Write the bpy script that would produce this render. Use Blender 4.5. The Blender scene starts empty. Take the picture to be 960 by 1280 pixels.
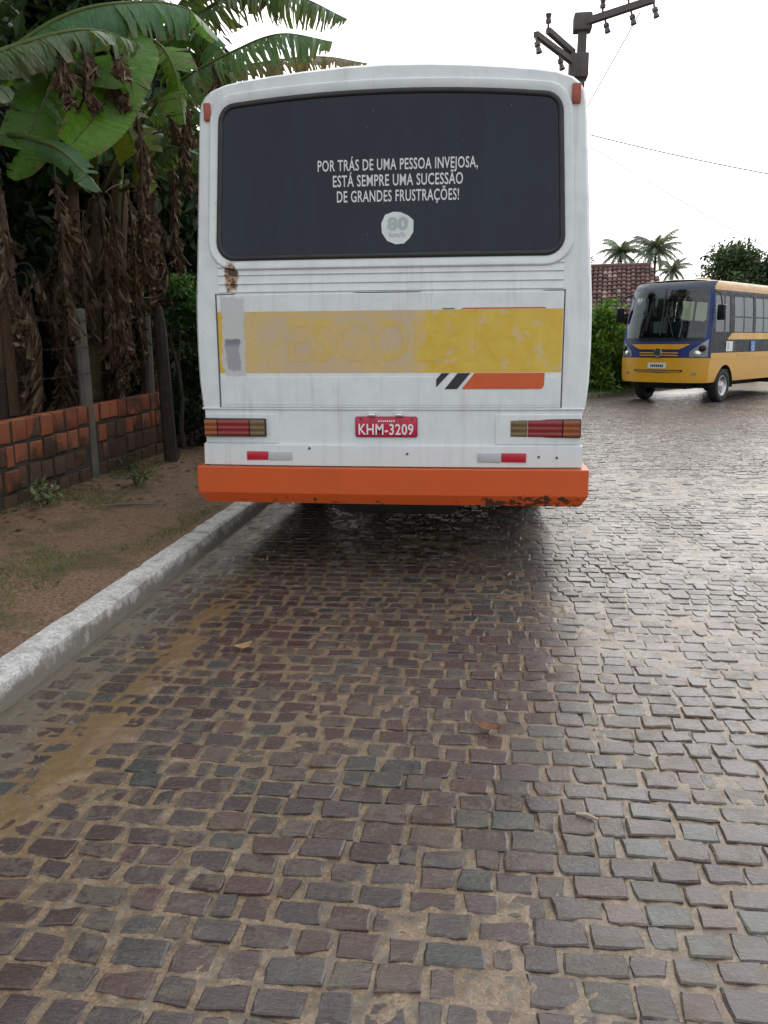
import bpy, bmesh, math, random
import numpy as np
from mathutils import Vector, Matrix, Euler

R = math.radians
random.seed(11)
rng = np.random.default_rng(11)
scene = bpy.context.scene
COL = scene.collection

# ---------------------------------------------------------------- camera
CAM = Vector((0.0, 0.0, 1.5))
YAW, PITCH, ROLL, FPX = R(6.5), R(11.6), R(0.4), 1036.0
fw = Vector((-math.sin(YAW) * math.cos(PITCH), math.cos(YAW) * math.cos(PITCH), -math.sin(PITCH)))
rt0 = Vector((math.cos(YAW), math.sin(YAW), 0))
up0 = rt0.cross(fw)
rt = rt0 * math.cos(ROLL) - up0 * math.sin(ROLL)
up = up0 * math.cos(ROLL) + rt0 * math.sin(ROLL)
cd = bpy.data.cameras.new('camera')
cam = bpy.data.objects.new('camera', cd)
COL.objects.link(cam)
cam.matrix_world = Matrix(((rt.x, up.x, -fw.x, CAM.x), (rt.y, up.y, -fw.y, CAM.y), (rt.z, up.z, -fw.z, CAM.z), (0, 0, 0, 1)))
cd.sensor_fit = 'VERTICAL'
cd.sensor_height = 24.0
cd.lens = 24.0 * FPX / 1280.0
cd.clip_start = 0.05
cd.clip_end = 2000
scene.camera = cam

# ---------------------------------------------------------------- sky, sun, exposure
SUN_EL, SUN_AZ = R(32), R(4)          # azimuth clockwise from +Y: ahead of the camera, behind the cloud
w = bpy.data.worlds.new('World')
scene.world = w
w.use_nodes = True
nt = w.node_tree
nt.nodes.clear()
sky = nt.nodes.new('ShaderNodeTexSky')
sky.sky_type = 'NISHITA'
sky.sun_disc = False
sky.sun_elevation = SUN_EL
sky.sun_rotation = SUN_AZ % (2 * math.pi)
sky.air_density = 1.0
sky.dust_density = 3.0
tc = nt.nodes.new('ShaderNodeTexCoord')
cn = nt.nodes.new('ShaderNodeTexNoise')
cn.inputs['Scale'].default_value = 2.2
cn.inputs['Detail'].default_value = 4
nt.links.new(tc.outputs['Generated'], cn.inputs['Vector'])
cr = nt.nodes.new('ShaderNodeValToRGB')
cr.color_ramp.elements[0].position = 0.3
cr.color_ramp.elements[0].color = (11.6, 12.0, 12.4, 1)
cr.color_ramp.elements[1].position = 0.7
cr.color_ramp.elements[1].color = (13.2, 13.4, 13.5, 1)
nt.links.new(cn.outputs['Fac'], cr.inputs['Fac'])
mx = nt.nodes.new('ShaderNodeMix')
mx.data_type = 'RGBA'
mx.inputs[0].default_value = 0.86
nt.links.new(sky.outputs[0], mx.inputs[6])
nt.links.new(cr.outputs[0], mx.inputs[7])
# the cloud deck glows towards the hidden sun
dp = nt.nodes.new('ShaderNodeVectorMath'); dp.operation = 'DOT_PRODUCT'
nrm_ = nt.nodes.new('ShaderNodeVectorMath'); nrm_.operation = 'NORMALIZE'
nt.links.new(tc.outputs['Generated'], nrm_.inputs[0])
nt.links.new(nrm_.outputs[0], dp.inputs[0])
dp.inputs[1].default_value = (math.sin(SUN_AZ) * math.cos(SUN_EL), math.cos(SUN_AZ) * math.cos(SUN_EL), math.sin(SUN_EL))
gl_ = nt.nodes.new('ShaderNodeMapRange'); gl_.interpolation_type = 'SMOOTHSTEP'
nt.links.new(dp.outputs['Value'], gl_.inputs['Value'])
gl_.inputs['From Min'].default_value = 0.1; gl_.inputs['From Max'].default_value = 1.0
gl_.inputs['To Min'].default_value = 1.0; gl_.inputs['To Max'].default_value = 1.5
sc_ = nt.nodes.new('ShaderNodeVectorMath'); sc_.operation = 'SCALE'
nt.links.new(mx.outputs[2], sc_.inputs[0]); nt.links.new(gl_.outputs[0], sc_.inputs['Scale'])
bg = nt.nodes.new('ShaderNodeBackground')
bg.inputs['Strength'].default_value = 0.098
wo = nt.nodes.new('ShaderNodeOutputWorld')
nt.links.new(sc_.outputs[0], bg.inputs['Color'])
nt.links.new(bg.outputs[0], wo.inputs['Surface'])

sd = bpy.data.lights.new('sun', 'SUN')
sd.energy = 0.5
sd.angle = R(60)
sd.color = (1.0, 0.97, 0.93)
sun = bpy.data.objects.new('sun', sd)
COL.objects.link(sun)
sv = Vector((math.sin(SUN_AZ) * math.cos(SUN_EL), math.cos(SUN_AZ) * math.cos(SUN_EL), math.sin(SUN_EL)))
sun.rotation_euler = sv.to_track_quat('Z', 'Y').to_euler()
sun.location = (3, -6, 12)

vs = scene.view_settings
vs.view_transform = 'Standard'
vs.look = 'None'
vs.gamma = 1.0
vs.use_curve_mapping = False
vs.exposure = 0.22
scene.cycles.use_denoising = True
scene.cycles.max_bounces = 4
scene.cycles.diffuse_bounces = 3
scene.cycles.transparent_max_bounces = 8

# ---------------------------------------------------------------- helpers: materials
class N:
    """tiny node-tree writer"""
    def __init__(self, name):
        self.m = bpy.data.materials.new(name)
        self.m.use_nodes = True
        self.t = self.m.node_tree
        self.b = self.t.nodes['Principled BSDF']
        self.out = self.t.nodes['Material Output']
        self.tc = None
    def n(self, kind, **kw):
        x = self.t.nodes.new(kind)
        for k, v in kw.items():
            setattr(x, k, v)
        return x
    def put(self, sock, v):
        if hasattr(v, 'links'):
            self.t.links.new(v, sock)
        else:
            if isinstance(v, (tuple, list)) and len(v) == 3 and sock.type == 'RGBA':
                v = (*v, 1)
            sock.default_value = v
    def obj(self):
        if not self.tc:
            self.tc = self.n('ShaderNodeTexCoord')
        return self.tc.outputs['Object']
    def pos(self):
        return self.n('ShaderNodeNewGeometry').outputs['Position']
    def sep(self, v):
        s = self.n('ShaderNodeSeparateXYZ')
        self.put(s.inputs[0], v)
        return s.outputs
    def math(self, op, a, b=0.0, c=0.0, clamp=False):
        x = self.n('ShaderNodeMath', operation=op, use_clamp=clamp)
        self.put(x.inputs[0], a); self.put(x.inputs[1], b); self.put(x.inputs[2], c)
        return x.outputs[0]
    def noise(self, vec, scale, detail=4, rough=0.55, dist=0.0, stretch=None):
        if stretch:
            mp = self.n('ShaderNodeMapping')
            self.put(mp.inputs['Vector'], vec)
            mp.inputs['Scale'].default_value = stretch
            vec = mp.outputs[0]
        x = self.n('ShaderNodeTexNoise')
        self.put(x.inputs['Vector'], vec)
        x.inputs['Scale'].default_value = scale
        x.inputs['Detail'].default_value = detail
        x.inputs['Roughness'].default_value = rough
        x.inputs['Distortion'].default_value = dist
        return x.outputs['Fac']
    def ramp(self, f, a, b, lo=0.0, hi=1.0):
        x = self.n('ShaderNodeMapRange', interpolation_type='SMOOTHSTEP')
        self.put(x.inputs['Value'], f)
        x.inputs['From Min'].default_value = a; x.inputs['From Max'].default_value = b
        x.inputs['To Min'].default_value = lo; x.inputs['To Max'].default_value = hi
        return x.outputs[0]
    def mix(self, f, a, b):
        x = self.n('ShaderNodeMix', data_type='RGBA')
        self.put(x.inputs[0], f); self.put(x.inputs[6], a); self.put(x.inputs[7], b)
        return x.outputs[2]
    def mul(self, a, b):
        return self.math('MULTIPLY', a, b)
    def bump(self, h, strength=0.3, dist=0.01, normal=None):
        x = self.n('ShaderNodeBump')
        x.inputs['Strength'].default_value = strength
        x.inputs['Distance'].default_value = dist
        self.put(x.inputs['Height'], h)
        if normal is not None:
            self.put(x.inputs['Normal'], normal)
        return x.outputs[0]
    def attr(self, name):
        return self.n('ShaderNodeAttribute', attribute_name=name).outputs
    def band(self, v, a, b, soft):
        return self.mul(self.ramp(v, a - soft, a + soft), self.ramp(v, b - soft, b + soft, 1.0, 0.0))
    def set(self, **kw):
        names = dict(col='Base Color', rough='Roughness', metal='Metallic', normal='Normal', spec='Specular IOR Level',
                     coat='Coat Weight', coatr='Coat Roughness', alpha='Alpha')
        for k, v in kw.items():
            self.put(self.b.inputs[names[k]], v)
        return self.m

def simple(name, col, rough=0.5, metal=0.0, var=0.12, scale=6.0, bump=0.0, bscale=60.0, spec=0.5):
    q = N(name)
    f = q.noise(q.obj(), scale, 5)
    a = tuple(c * (1 - var) for c in col); b = tuple(min(1, c * (1 + var)) for c in col)
    q.set(col=q.mix(f, a, b), rough=q.ramp(q.noise(q.obj(), scale * 1.7, 4), 0.3, 0.7, max(0.02, rough - 0.08), min(1, rough + 0.1)), metal=metal, spec=spec)
    if bump:
        q.set(normal=q.bump(q.noise(q.obj(), bscale, 6), bump, 0.01))
    return q.m

MAT = {}
# ---- bus paint with its worn yellow band, grey repair patch and rust (all in the bus's own coordinates)
def band_colour(q, o, X, nz):
    solid_right = q.ramp(q.math('ADD', X, q.mul(q.math('SUBTRACT', q.noise(o, 5, 4), 0.5), 0.25)), 0.16, 0.22)
    worn = q.ramp(q.noise(o, 4.2, 5, 0.6), 0.40, 0.58)
    worn2 = q.ramp(q.noise(o, 7.5, 5, 0.65, 0.4), 0.54, 0.60)
    fr = q.ramp(q.noise(o, 90, 3), 0.66, 0.70)
    ylw = q.mix(q.ramp(nz, 0.3, 0.7), (0.56, 0.37, 0.035), (0.60, 0.42, 0.07))
    beige = q.mix(worn, (0.50, 0.385, 0.25), (0.55, 0.40, 0.17))
    yb = q.mix(solid_right, beige, q.mix(q.mul(worn2, 0.85), ylw, (0.55, 0.41, 0.22)))
    leftbit = q.ramp(X, -1.045, -1.03, 1.0, 0.0)
    yb = q.mix(leftbit, yb, (0.58, 0.37, 0.03))
    pock = q.mul(fr, q.band(X, -0.05, 0.26, 0.10))
    yb = q.mix(pock, yb, (0.72, 0.70, 0.66))
    return yb, ylw
def bus_paint():
    q = N('bus_white_paint')
    o = q.obj(); s = q.sep(o); X, Z = s[0], s[2]
    nz = q.noise(o, 9, 5); fine = q.noise(o, 60, 6, 0.65); st = q.noise(o, 3.0, 5, 0.6, 0, (6, 1, 0.5))
    col = q.mix(q.ramp(nz, 0.3, 0.75), (0.67, 0.705, 0.725), (0.60, 0.635, 0.655))
    col = q.mix(q.mul(q.ramp(st, 0.50, 0.78), 0.5), col, (0.45, 0.44, 0.41))
    # small dings and specks
    col = q.mix(q.mul(q.ramp(q.noise(o, 38, 3), 0.74, 0.78), 0.6), col, (0.25, 0.22, 0.2))
    # dirt thrown up low on the body
    low = q.ramp(q.math('ADD', Z, q.mul(q.math('SUBTRACT', nz, 0.5), 0.5)), 0.55, 0.95, 0.35, 0.0)
    col = q.mix(low, col, (0.42, 0.38, 0.33))
    # yellow band: rubbed to a beige film where the word was
    wob = q.mul(q.math('SUBTRACT', q.noise(o, 7, 4), 0.5), 0.012)
    zb = q.math('ADD', Z, q.mul(wob, 0.25))
    band = q.mul(q.band(zb, 1.312, 1.688, 0.0015), q.band(X, -1.078, 1.05, 0.002))
    yb, ylw = band_colour(q, o, X, nz)
    col = q.mix(band, col, yb)
    # grey filler patch
    wx = q.math('ADD', X, q.mul(q.math('SUBTRACT', q.noise(o, 11, 6, 0.75), 0.5), 0.09))
    wz = q.math('ADD', Z, q.mul(q.math('SUBTRACT', q.noise(o, 9, 6, 0.75), 0.5), 0.13))
    patch = q.mul(q.band(wx, -1.045, -0.90, 0.006), q.band(wz, 1.295, 1.775, 0.008))
    col = q.mix(q.mul(patch, 0.95), col, q.mix(fine, (0.44, 0.46, 0.48), (0.52, 0.53, 0.54)))
    dark = q.mul(q.band(wx, -1.025, -0.935, 0.006), q.band(wz, 1.33, 1.515, 0.006))
    col = q.mix(dark, col, q.mix(q.ramp(Z, 1.47, 1.5), (0.30, 0.30, 0.33), (0.17, 0.18, 0.20)))
    # rust blister on the louvres
    n3 = q.noise(o, 26, 6, 0.75)
    dx = q.math('SUBTRACT', X, -0.972); dz = q.math('SUBTRACT', Z, 1.892)
    rr = q.math('SQRT', q.math('ADD', q.mul(dx, q.mul(dx, 3.2)), q.mul(dz, q.mul(dz, 0.75))))
    rust = q.ramp(q.math('ADD', rr, q.mul(q.math('SUBTRACT', n3, 0.5), 0.10)), 0.06, 0.095, 1.0, 0.0)
    col = q.mix(rust, col, q.mix(q.ramp(n3, 0.42, 0.56), (0.045, 0.014, 0.007), (0.42, 0.24, 0.13)))
    bl = q.math('SQRT', q.math('ADD', q.mul(dx, q.mul(dx, 1.2)), q.mul(q.math('SUBTRACT', Z, 1.925), q.mul(q.math('SUBTRACT', Z, 1.925), 2.5))))
    col = q.mix(q.ramp(q.math('ADD', bl, q.mul(q.math('SUBTRACT', n3, 0.5), 0.03)), 0.022, 0.034, 1.0, 0.0), col, (0.035, 0.012, 0.008))
    q.set(col=col, rough=q.ramp(q.math('ADD', nz, q.mul(low, 0.6)), 0.3, 0.9, 0.26, 0.6), spec=0.45)
    wav = q.noise(o, 2.0, 2)
    q.set(normal=q.bump(wav, 0.22, 0.05, q.bump(fine, 0.05, 0.004)))
    return q.m
MAT['white'] = bus_paint()

def chipped(name, c1, c2, chip):
    q = N(name)
    o = q.obj(); s = q.sep(o); Z = s[2]; X = s[0]
    n1 = q.noise(o, 9, 6, 0.7, 0.0, (1, 1, 1.8)); n2 = q.noise(o, 34, 6, 0.7)
    col = q.mix(q.noise(o, 3, 5), c1, c2)
    lowb = q.ramp(Z, 0.50, 0.66, 0.19, -0.02)
    rb = q.ramp(X, -0.2, 1.2, -0.07, 0.0)
    f = q.math('ADD', q.math('ADD', q.math('ADD', q.mul(n1, 0.75), q.mul(n2, 0.25)), lowb), rb)
    ch = q.ramp(f, 0.688, 0.70)
    col = q.mix(q.mul(q.ramp(q.noise(o, 5, 5, 0.6, 0, (1, 1, 0.25)), 0.5, 0.85), 0.30), col, (0.12, 0.07, 0.05))
    col = q.mix(ch, col, q.mix(n2, (0.015, 0.009, 0.008), (0.10, 0.035, 0.015)))
    q.set(col=col, rough=q.mix(ch, (0.36,) * 3, (0.85,) * 3), normal=q.bump(q.math('SUBTRACT', q.mul(n2, 0.06), ch), 0.25, 0.004))
    return q.m
MAT['orange'] = chipped('bus_orange_paint', (0.50, 0.070, 0.010), (0.58, 0.098, 0.016), 0)
MAT['decal_orange'] = simple('decal_orange', (0.53, 0.09, 0.02), 0.42)
MAT['decal_black'] = simple('decal_black', (0.016, 0.018, 0.026), 0.4)
MAT['decal_green'] = simple('decal_green', (0.05, 0.16, 0.09), 0.4)
MAT['rubber'] = simple('black_rubber', (0.012, 0.012, 0.014), 0.5)
MAT['seam'] = simple('seam_sealant', (0.09, 0.09, 0.10), 0.7)
MAT['underside'] = simple('underbody', (0.02, 0.019, 0.018), 0.85)
MAT['tyre'] = simple('tyre_rubber', (0.018, 0.017, 0.017), 0.75, bump=0.3, bscale=40)
MAT['rim'] = simple('steel_rim', (0.50, 0.50, 0.51), 0.38, 0.7, var=0.3)
MAT['chrome'] = simple('bright_metal', (0.65, 0.66, 0.68), 0.22, 0.9)
MAT['letter'] = simple('white_lettering', (0.62, 0.63, 0.66), 0.6)
MAT['sticker'] = simple('white_sticker', (0.62, 0.66, 0.66), 0.5, var=0.2)
MAT['sticker_ink'] = simple('faded_sticker_ink', (0.36, 0.44, 0.44), 0.5)
MAT['plate_red'] = simple('plate_red', (0.44, 0.012, 0.05), 0.35, var=0.3, scale=20)
MAT['plate_white'] = simple('plate_white', (0.72, 0.70, 0.72), 0.4)
MAT['lens_red'] = simple('lens_red', (0.20, 0.014, 0.016), 0.18, var=0.3, scale=25)
MAT['lens_amber'] = simple('lens_amber', (0.22, 0.055, 0.012), 0.18, var=0.3, scale=25)
MAT['lens_clear'] = simple('lens_clear', (0.13, 0.085, 0.035), 0.2, var=0.35, scale=25)
MAT['refl_red'] = simple('reflector_red', (0.42, 0.008, 0.025), 0.25)
MAT['refl_silver'] = simple('reflector_silver', (0.42, 0.44, 0.46), 0.3)
MAT['marker'] = simple('marker_lens_faded', (0.30, 0.055, 0.03), 0.35, var=0.3, scale=30)

def glass_dark():
    q = N('film_covered_glass')
    o = q.obj(); Z = q.sep(o)[2]
    f = q.noise(o, 2.2, 5, 0.6, 0, (1.6, 1, 0.5))
    dust = q.mul(q.ramp(q.noise(o, 7, 6, 0.7, 0, (2.5, 1, 0.6)), 0.50, 0.80), 0.16)
    c = q.mix(q.ramp(f, 0.3, 0.7), (0.004, 0.007, 0.016), (0.009, 0.014, 0.028))
    c = q.mix(dust, c, (0.035, 0.042, 0.058))
    c = q.mix(q.ramp(q.noise(o, 55, 3), 0.745, 0.77), c, (0.22, 0.23, 0.25))
    q.set(col=c, rough=q.math('ADD', q.ramp(q.noise(o, 6, 4), 0.3, 0.7, 0.03, 0.09), q.mul(dust, 0.5)), spec=0.26,
          normal=q.bump(q.noise(o, 1.2, 2), 0.05, 0.05))
    return q.m
MAT['film'] = glass_dark()

def clear_glass(name, tint, boost):
    q = N(name)
    tr = q.n('ShaderNodeBsdfTransparent'); tr.inputs[0].default_value = (*tint, 1)
    gl = q.n('ShaderNodeBsdfGlossy'); gl.inputs['Roughness'].default_value = 0.04
    gl.inputs['Color'].default_value = (0.92, 0.97, 1.0, 1)
    q.put(gl.inputs['Normal'], q.bump(q.noise(q.obj(), 1.6, 2), 0.12, 0.06))
    fr = q.n('ShaderNodeFresnel'); fr.inputs[0].default_value = 1.52
    fac = q.math('ADD', q.mul(fr.outputs[0], 0.95), boost, clamp=True)
    mxs = q.n('ShaderNodeMixShader')
    q.put(mxs.inputs[0], fac); q.put(mxs.inputs[1], tr.outputs[0]); q.put(mxs.inputs[2], gl.outputs[0])
    q.put(q.out.inputs['Surface'], mxs.outputs[0])
    return q.m
MAT['sideglass'] = clear_glass('tinted_side_glass', (0.30, 0.36, 0.37), 0.0)
MAT['glass'] = clear_glass('window_glass', (0.55, 0.62, 0.62), 0.02)

def ghost():
    q = N('ghost_lettering')
    o = q.obj(); s_ = q.sep(o)
    nz = q.noise(o, 9, 5)
    yb, ylw = band_colour(q, o, s_[0], nz)
    q.set(col=q.mix(q.ramp(q.noise(o, 6, 5, 0.65), 0.36, 0.62, 0.0, 0.6), yb, ylw), rough=q.ramp(nz, 0.3, 0.9, 0.26, 0.6), spec=0.45)
    return q.m
MAT['ghost'] = ghost()

# ---- cobbles, sand, dirt
def cobble_mat():
    q = N('wet_stone')
    p = q.pos(); t = q.attr('tint'); tint = q.sep(t['Vector'])
    n1 = q.noise(p, 14, 6, 0.65); n2 = q.noise(p, 70, 6, 0.7); n3 = q.noise(p, 30, 5, 0.6, 1.2)
    c = q.mix(q.ramp(tint[0], 0.30, 0.60), (0.062, 0.022, 0.017), (0.054, 0.031, 0.031))
    c = q.mix(q.ramp(tint[0], 0.82, 0.88), c, (0.040, 0.045, 0.040))
    c = q.mix(q.ramp(tint[0], 0.975, 0.98), c, (0.085, 0.042, 0.028))
    br = q.math('ADD', 0.60, q.mul(tint[1], 0.7))
    c2 = q.n('ShaderNodeVectorMath', operation='SCALE'); q.put(c2.inputs[0], c); q.put(c2.inputs['Scale'], br)
    c = q.mix(q.ramp(n2, 0.38, 0.66), c2.outputs[0], q.mix(0.40, c2.outputs[0], (0.095, 0.078, 0.072)))
    c = q.mix(q.ramp(q.noise(p, 150, 3, 0.7), 0.56, 0.68), c, q.mix(0.6, c, (0.012, 0.009, 0.009)))
    film = q.ramp(q.math('ADD', q.mul(n1, 0.75), q.math('ADD', q.mul(n2, 0.25), q.mul(tint[2], 0.17))), 0.605, 0.65)
    c = q.mix(q.mul(film, 0.7), c, q.mix(n2, (0.085, 0.068, 0.049), (0.17, 0.135, 0.10)))
    wet = q.ramp(q.noise(p, 2.2, 4), 0.35, 0.65)
    rg = q.math('ADD', 0.22, q.math('ADD', q.mul(film, 0.12), q.mul(n2, 0.22)))
    lay = q.noise(p, 22, 5, 0.65, 2.2, (1, 2.8, 1))
    h = q.math('ADD', q.mul(lay, 0.95), q.math('ADD', q.mul(n2, 0.55), q.mul(n3, 0.35)))
    q.set(coat=q.math('SUBTRACT', q.math('ADD', 0.66, q.mul(wet, 0.3)), q.mul(film, 0.3)), coatr=q.math('ADD', 0.16, q.mul(n2, 0.20)))
    q.put(q.b.inputs['Coat Normal'], q.bump(q.math('ADD', h, n1), 0.17, 0.008))
    q.set(col=c, rough=rg, spec=0.50, normal=q.bump(h, 1.0, 0.012))
    return q.m
MAT['cobble'] = cobble_mat()

def sand_mat():
    q = N('gritty_damp_sand')
    p = q.pos(); s = q.sep(p); X = s[0]
    n1 = q.noise(p, 5, 6, 0.6); n2 = q.noise(p, 110, 5, 0.8); n3 = q.noise(p, 22, 5)
    c = q.mix(q.ramp(n2, 0.32, 0.68), (0.095, 0.060, 0.032), (0.33, 0.23, 0.135))
    c = q.mix(q.ramp(q.noise(p, 190, 3), 0.66, 0.72), c, (0.38, 0.33, 0.27))
    c = q.mix(q.ramp(n3, 0.4, 0.7), c, (0.11, 0.085, 0.062))
    xw = q.math('ADD', X, q.mul(q.math('SUBTRACT', q.noise(p, 2.2, 4), 0.5), 0.5))
    ylim = q.ramp(s[1], 4.4, 6.0, 1.0, 0.0)
    streak = q.mul(q.band(xw, -1.66, -1.36, 0.14), ylim)
    c = q.mix(q.mul(streak, 0.75), c, q.mix(n2, (0.13, 0.072, 0.022), (0.23, 0.135, 0.048)))
    gut = q.ramp(xw, -1.75, -1.62, 1.0, 0.0)
    c = q.mix(q.mul(gut, 0.7), c, q.mix(n3, (0.07, 0.067, 0.05), (0.15, 0.13, 0.10)))
    c = q.mix(q.mul(q.ramp(n1, 0.55, 0.75), 0.4), c, (0.20, 0.11, 0.055))
    q.set(col=c, rough=q.ramp(n1, 0.35, 0.65, 0.34, 0.55), spec=0.5,
          normal=q.bump(q.math('ADD', n2, q.mul(n3, 1.2)), 0.8, 0.006), coat=0.5, coatr=0.28)
    return q.m
MAT['sand'] = sand_mat()

def dirt_mat(name, a, b, g, gmix, rough=0.85):
    q = N(name)
    p = q.pos()
    n1 = q.noise(p, 1.7, 6, 0.6); n2 = q.noise(p, 45, 6, 0.7); n3 = q.noise(p, 5.5, 5, 0.6)
    c = q.mix(q.ramp(n2, 0.3, 0.72), a, b)
    c = q.mix(q.ramp(q.noise(p, 120, 3), 0.66, 0.72), c, (0.34, 0.29, 0.23))
    c = q.mix(q.mul(q.ramp(n1, 0.48, 0.62), gmix), c, q.mix(n2, tuple(v * 0.6 for v in g), g))
    c = q.mix(q.mul(q.ramp(n3, 0.56, 0.7), 0.5), c, (0.17, 0.085, 0.04))
    q.set(col=c, rough=rough, spec=0.3, normal=q.bump(q.math('ADD', n2, q.mul(n3, 2.0)), 0.7, 0.012))
    return q.m
MAT['dirt'] = dirt_mat('trodden_dirt', (0.075, 0.042, 0.025), (0.30, 0.195, 0.125), (0.07, 0.072, 0.03), 0.6)
MAT['soil'] = dirt_mat('dark_soil', (0.025, 0.018, 0.012), (0.07, 0.05, 0.033), (0.03, 0.035, 0.015), 0.5)
MAT['field'] = dirt_mat('field_ground', (0.09, 0.08, 0.04), (0.14, 0.12, 0.06), (0.07, 0.10, 0.03), 0.9)

def kerb_mat():
    q = N('whitewashed_kerb')
    p = q.pos(); s = q.sep(p)
    n1 = q.noise(p, 7, 6, 0.7); n2 = q.noise(p, 48, 6, 0.7)
    c = q.mix(q.ramp(n2, 0.35, 0.65), (0.38, 0.37, 0.355), (0.70, 0.695, 0.68))
    c = q.mix(q.ramp(q.noise(p, 90, 4, 0.7), 0.60, 0.68), c, (0.16, 0.14, 0.115))
    low = q.ramp(s[2], 0.0, 0.13, 0.30, 0.06)
    f = q.math('ADD', q.math('ADD', q.mul(n1, 0.72), q.mul(n2, 0.28)), low)
    c = q.mix(q.ramp(f, 0.55, 0.72), c, q.mix(n2, (0.13, 0.115, 0.095), (0.26, 0.235, 0.20)))
    q.set(col=c, rough=0.8, normal=q.bump(q.math('ADD', n2, n1), 0.6, 0.012))
    return q.m
MAT['kerb'] = kerb_mat()

def brick_mat():
    q = N('hollow_clay_brick')
    p = q.pos(); t = q.attr('tint'); tt = q.sep(t['Vector'])
    n1 = q.noise(p, 3.2, 6, 0.65); n2 = q.noise(p, 40, 6, 0.7)
    c = q.mix(tt[0], (0.30, 0.080, 0.035), (0.42, 0.135, 0.06))
    c = q.mix(q.mul(n2, 0.5), c, (0.24, 0.08, 0.04))
    f = q.math('ADD', n1, q.mul(tt[1], 0.22))
    low = q.ramp(q.sep(p)[2], 0.15, 0.75, 0.30, -0.02)
    f = q.math('ADD', f, low)
    c = q.mix(q.mul(q.ramp(f, 0.55, 0.75), 0.88), c, q.mix(n2, (0.028, 0.022, 0.016), (0.075, 0.052, 0.036)))
    q.set(col=c, rough=0.88, normal=q.bump(n2, 0.5, 0.008))
    return q.m
MAT['brick'] = brick_mat()
MAT['mortar'] = simple('mossy_mortar', (0.055, 0.046, 0.036), 0.92, var=0.5, scale=9, bump=0.7, bscale=50)
MAT['concrete'] = simple('weathered_concrete', (0.15, 0.142, 0.125), 0.88, var=0.45, scale=7, bump=0.5)
MAT['pole'] = simple('pole_concrete', (0.10, 0.088, 0.088), 0.9, var=0.25)
MAT['wood'] = simple('old_wood', (0.040, 0.032, 0.026), 0.9, var=0.5, scale=9, bump=0.9, bscale=30)
MAT['wire'] = simple('wire', (0.22, 0.21, 0.21), 0.6, 0.2)
MAT['palewood'] = simple('pale_wood', (0.38, 0.32, 0.24), 0.8)
MAT['rustwire'] = simple('rusty_wire', (0.035, 0.028, 0.024), 0.7, 0.2)
MAT['insul'] = simple('insulator_ceramic', (0.09, 0.06, 0.06), 0.25)

# ---- foliage
def leaf_mat(name, trans=0.35, rough=0.45, veins=False):
    q = N(name)
    t = q.attr('tint')
    p = q.pos()
    n = q.noise(p, 30, 4)
    hv = q.n('ShaderNodeHueSaturation')
    q.put(hv.inputs['Color'], t['Color'])
    q.put(hv.inputs['Value'], q.ramp(n, 0.3, 0.7, 0.8, 1.2))
    if veins:
        cx = q.n('ShaderNodeCombineXYZ'); q.put(cx.inputs[0], t['Alpha'])
        vn = q.noise(cx.outputs[0], 55, 3, 0.7)
        q.put(hv.inputs['Value'], q.mul(q.ramp(n, 0.3, 0.7, 0.85, 1.15), q.ramp(vn, 0.3, 0.7, 0.72, 1.28)))
        q.set(normal=q.bump(vn, 0.5, 0.01))
    q.set(col=hv.outputs[0], rough=rough, spec=0.4)
    tl = q.n('ShaderNodeBsdfTranslucent')
    g = q.n('ShaderNodeMix', data_type='RGBA', blend_type='MULTIPLY')
    g.inputs[0].default_value = 1.0
    q.put(g.inputs[6], hv.outputs[0]); g.inputs[7].default_value = (1.35, 1.25, 0.5, 1)
    q.put(tl.inputs[0], g.outputs[2])
    ms = q.n('ShaderNodeMixShader'); ms.inputs[0].default_value = trans
    q.put(ms.inputs[1], q.b.outputs[0]); q.put(ms.inputs[2], tl.outputs[0])
    q.put(q.out.inputs['Surface'], ms.outputs[0])
    return q.m
MAT['leaf'] = leaf_mat('foliage', 0.25, 0.5)
MAT['banana'] = leaf_mat('banana_leaf_skin', 0.42, 0.36, True)
MAT['dry'] = leaf_mat('dry_leaf_skin', 0.12, 0.85, True)
MAT['bark'] = simple('bark', (0.07, 0.055, 0.042), 0.92, var=0.4, scale=8, bump=0.8, bscale=30)
def stem_mat():
    q = N('banana_stem_sheath')
    o = q.pos()
    n = q.noise(o, 5, 6, 0.65, 0, (3, 3, 0.35)); n2 = q.noise(o, 2.0, 4)
    c = q.mix(q.ramp(n, 0.35, 0.65), (0.095, 0.10, 0.03), (0.085, 0.048, 0.028))
    c = q.mix(q.ramp(n2, 0.5, 0.6), c, (0.030, 0.018, 0.012))
    q.set(col=c, rough=0.7, normal=q.bump(n, 0.6, 0.02))
    return q.m
MAT['stem'] = stem_mat()

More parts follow.
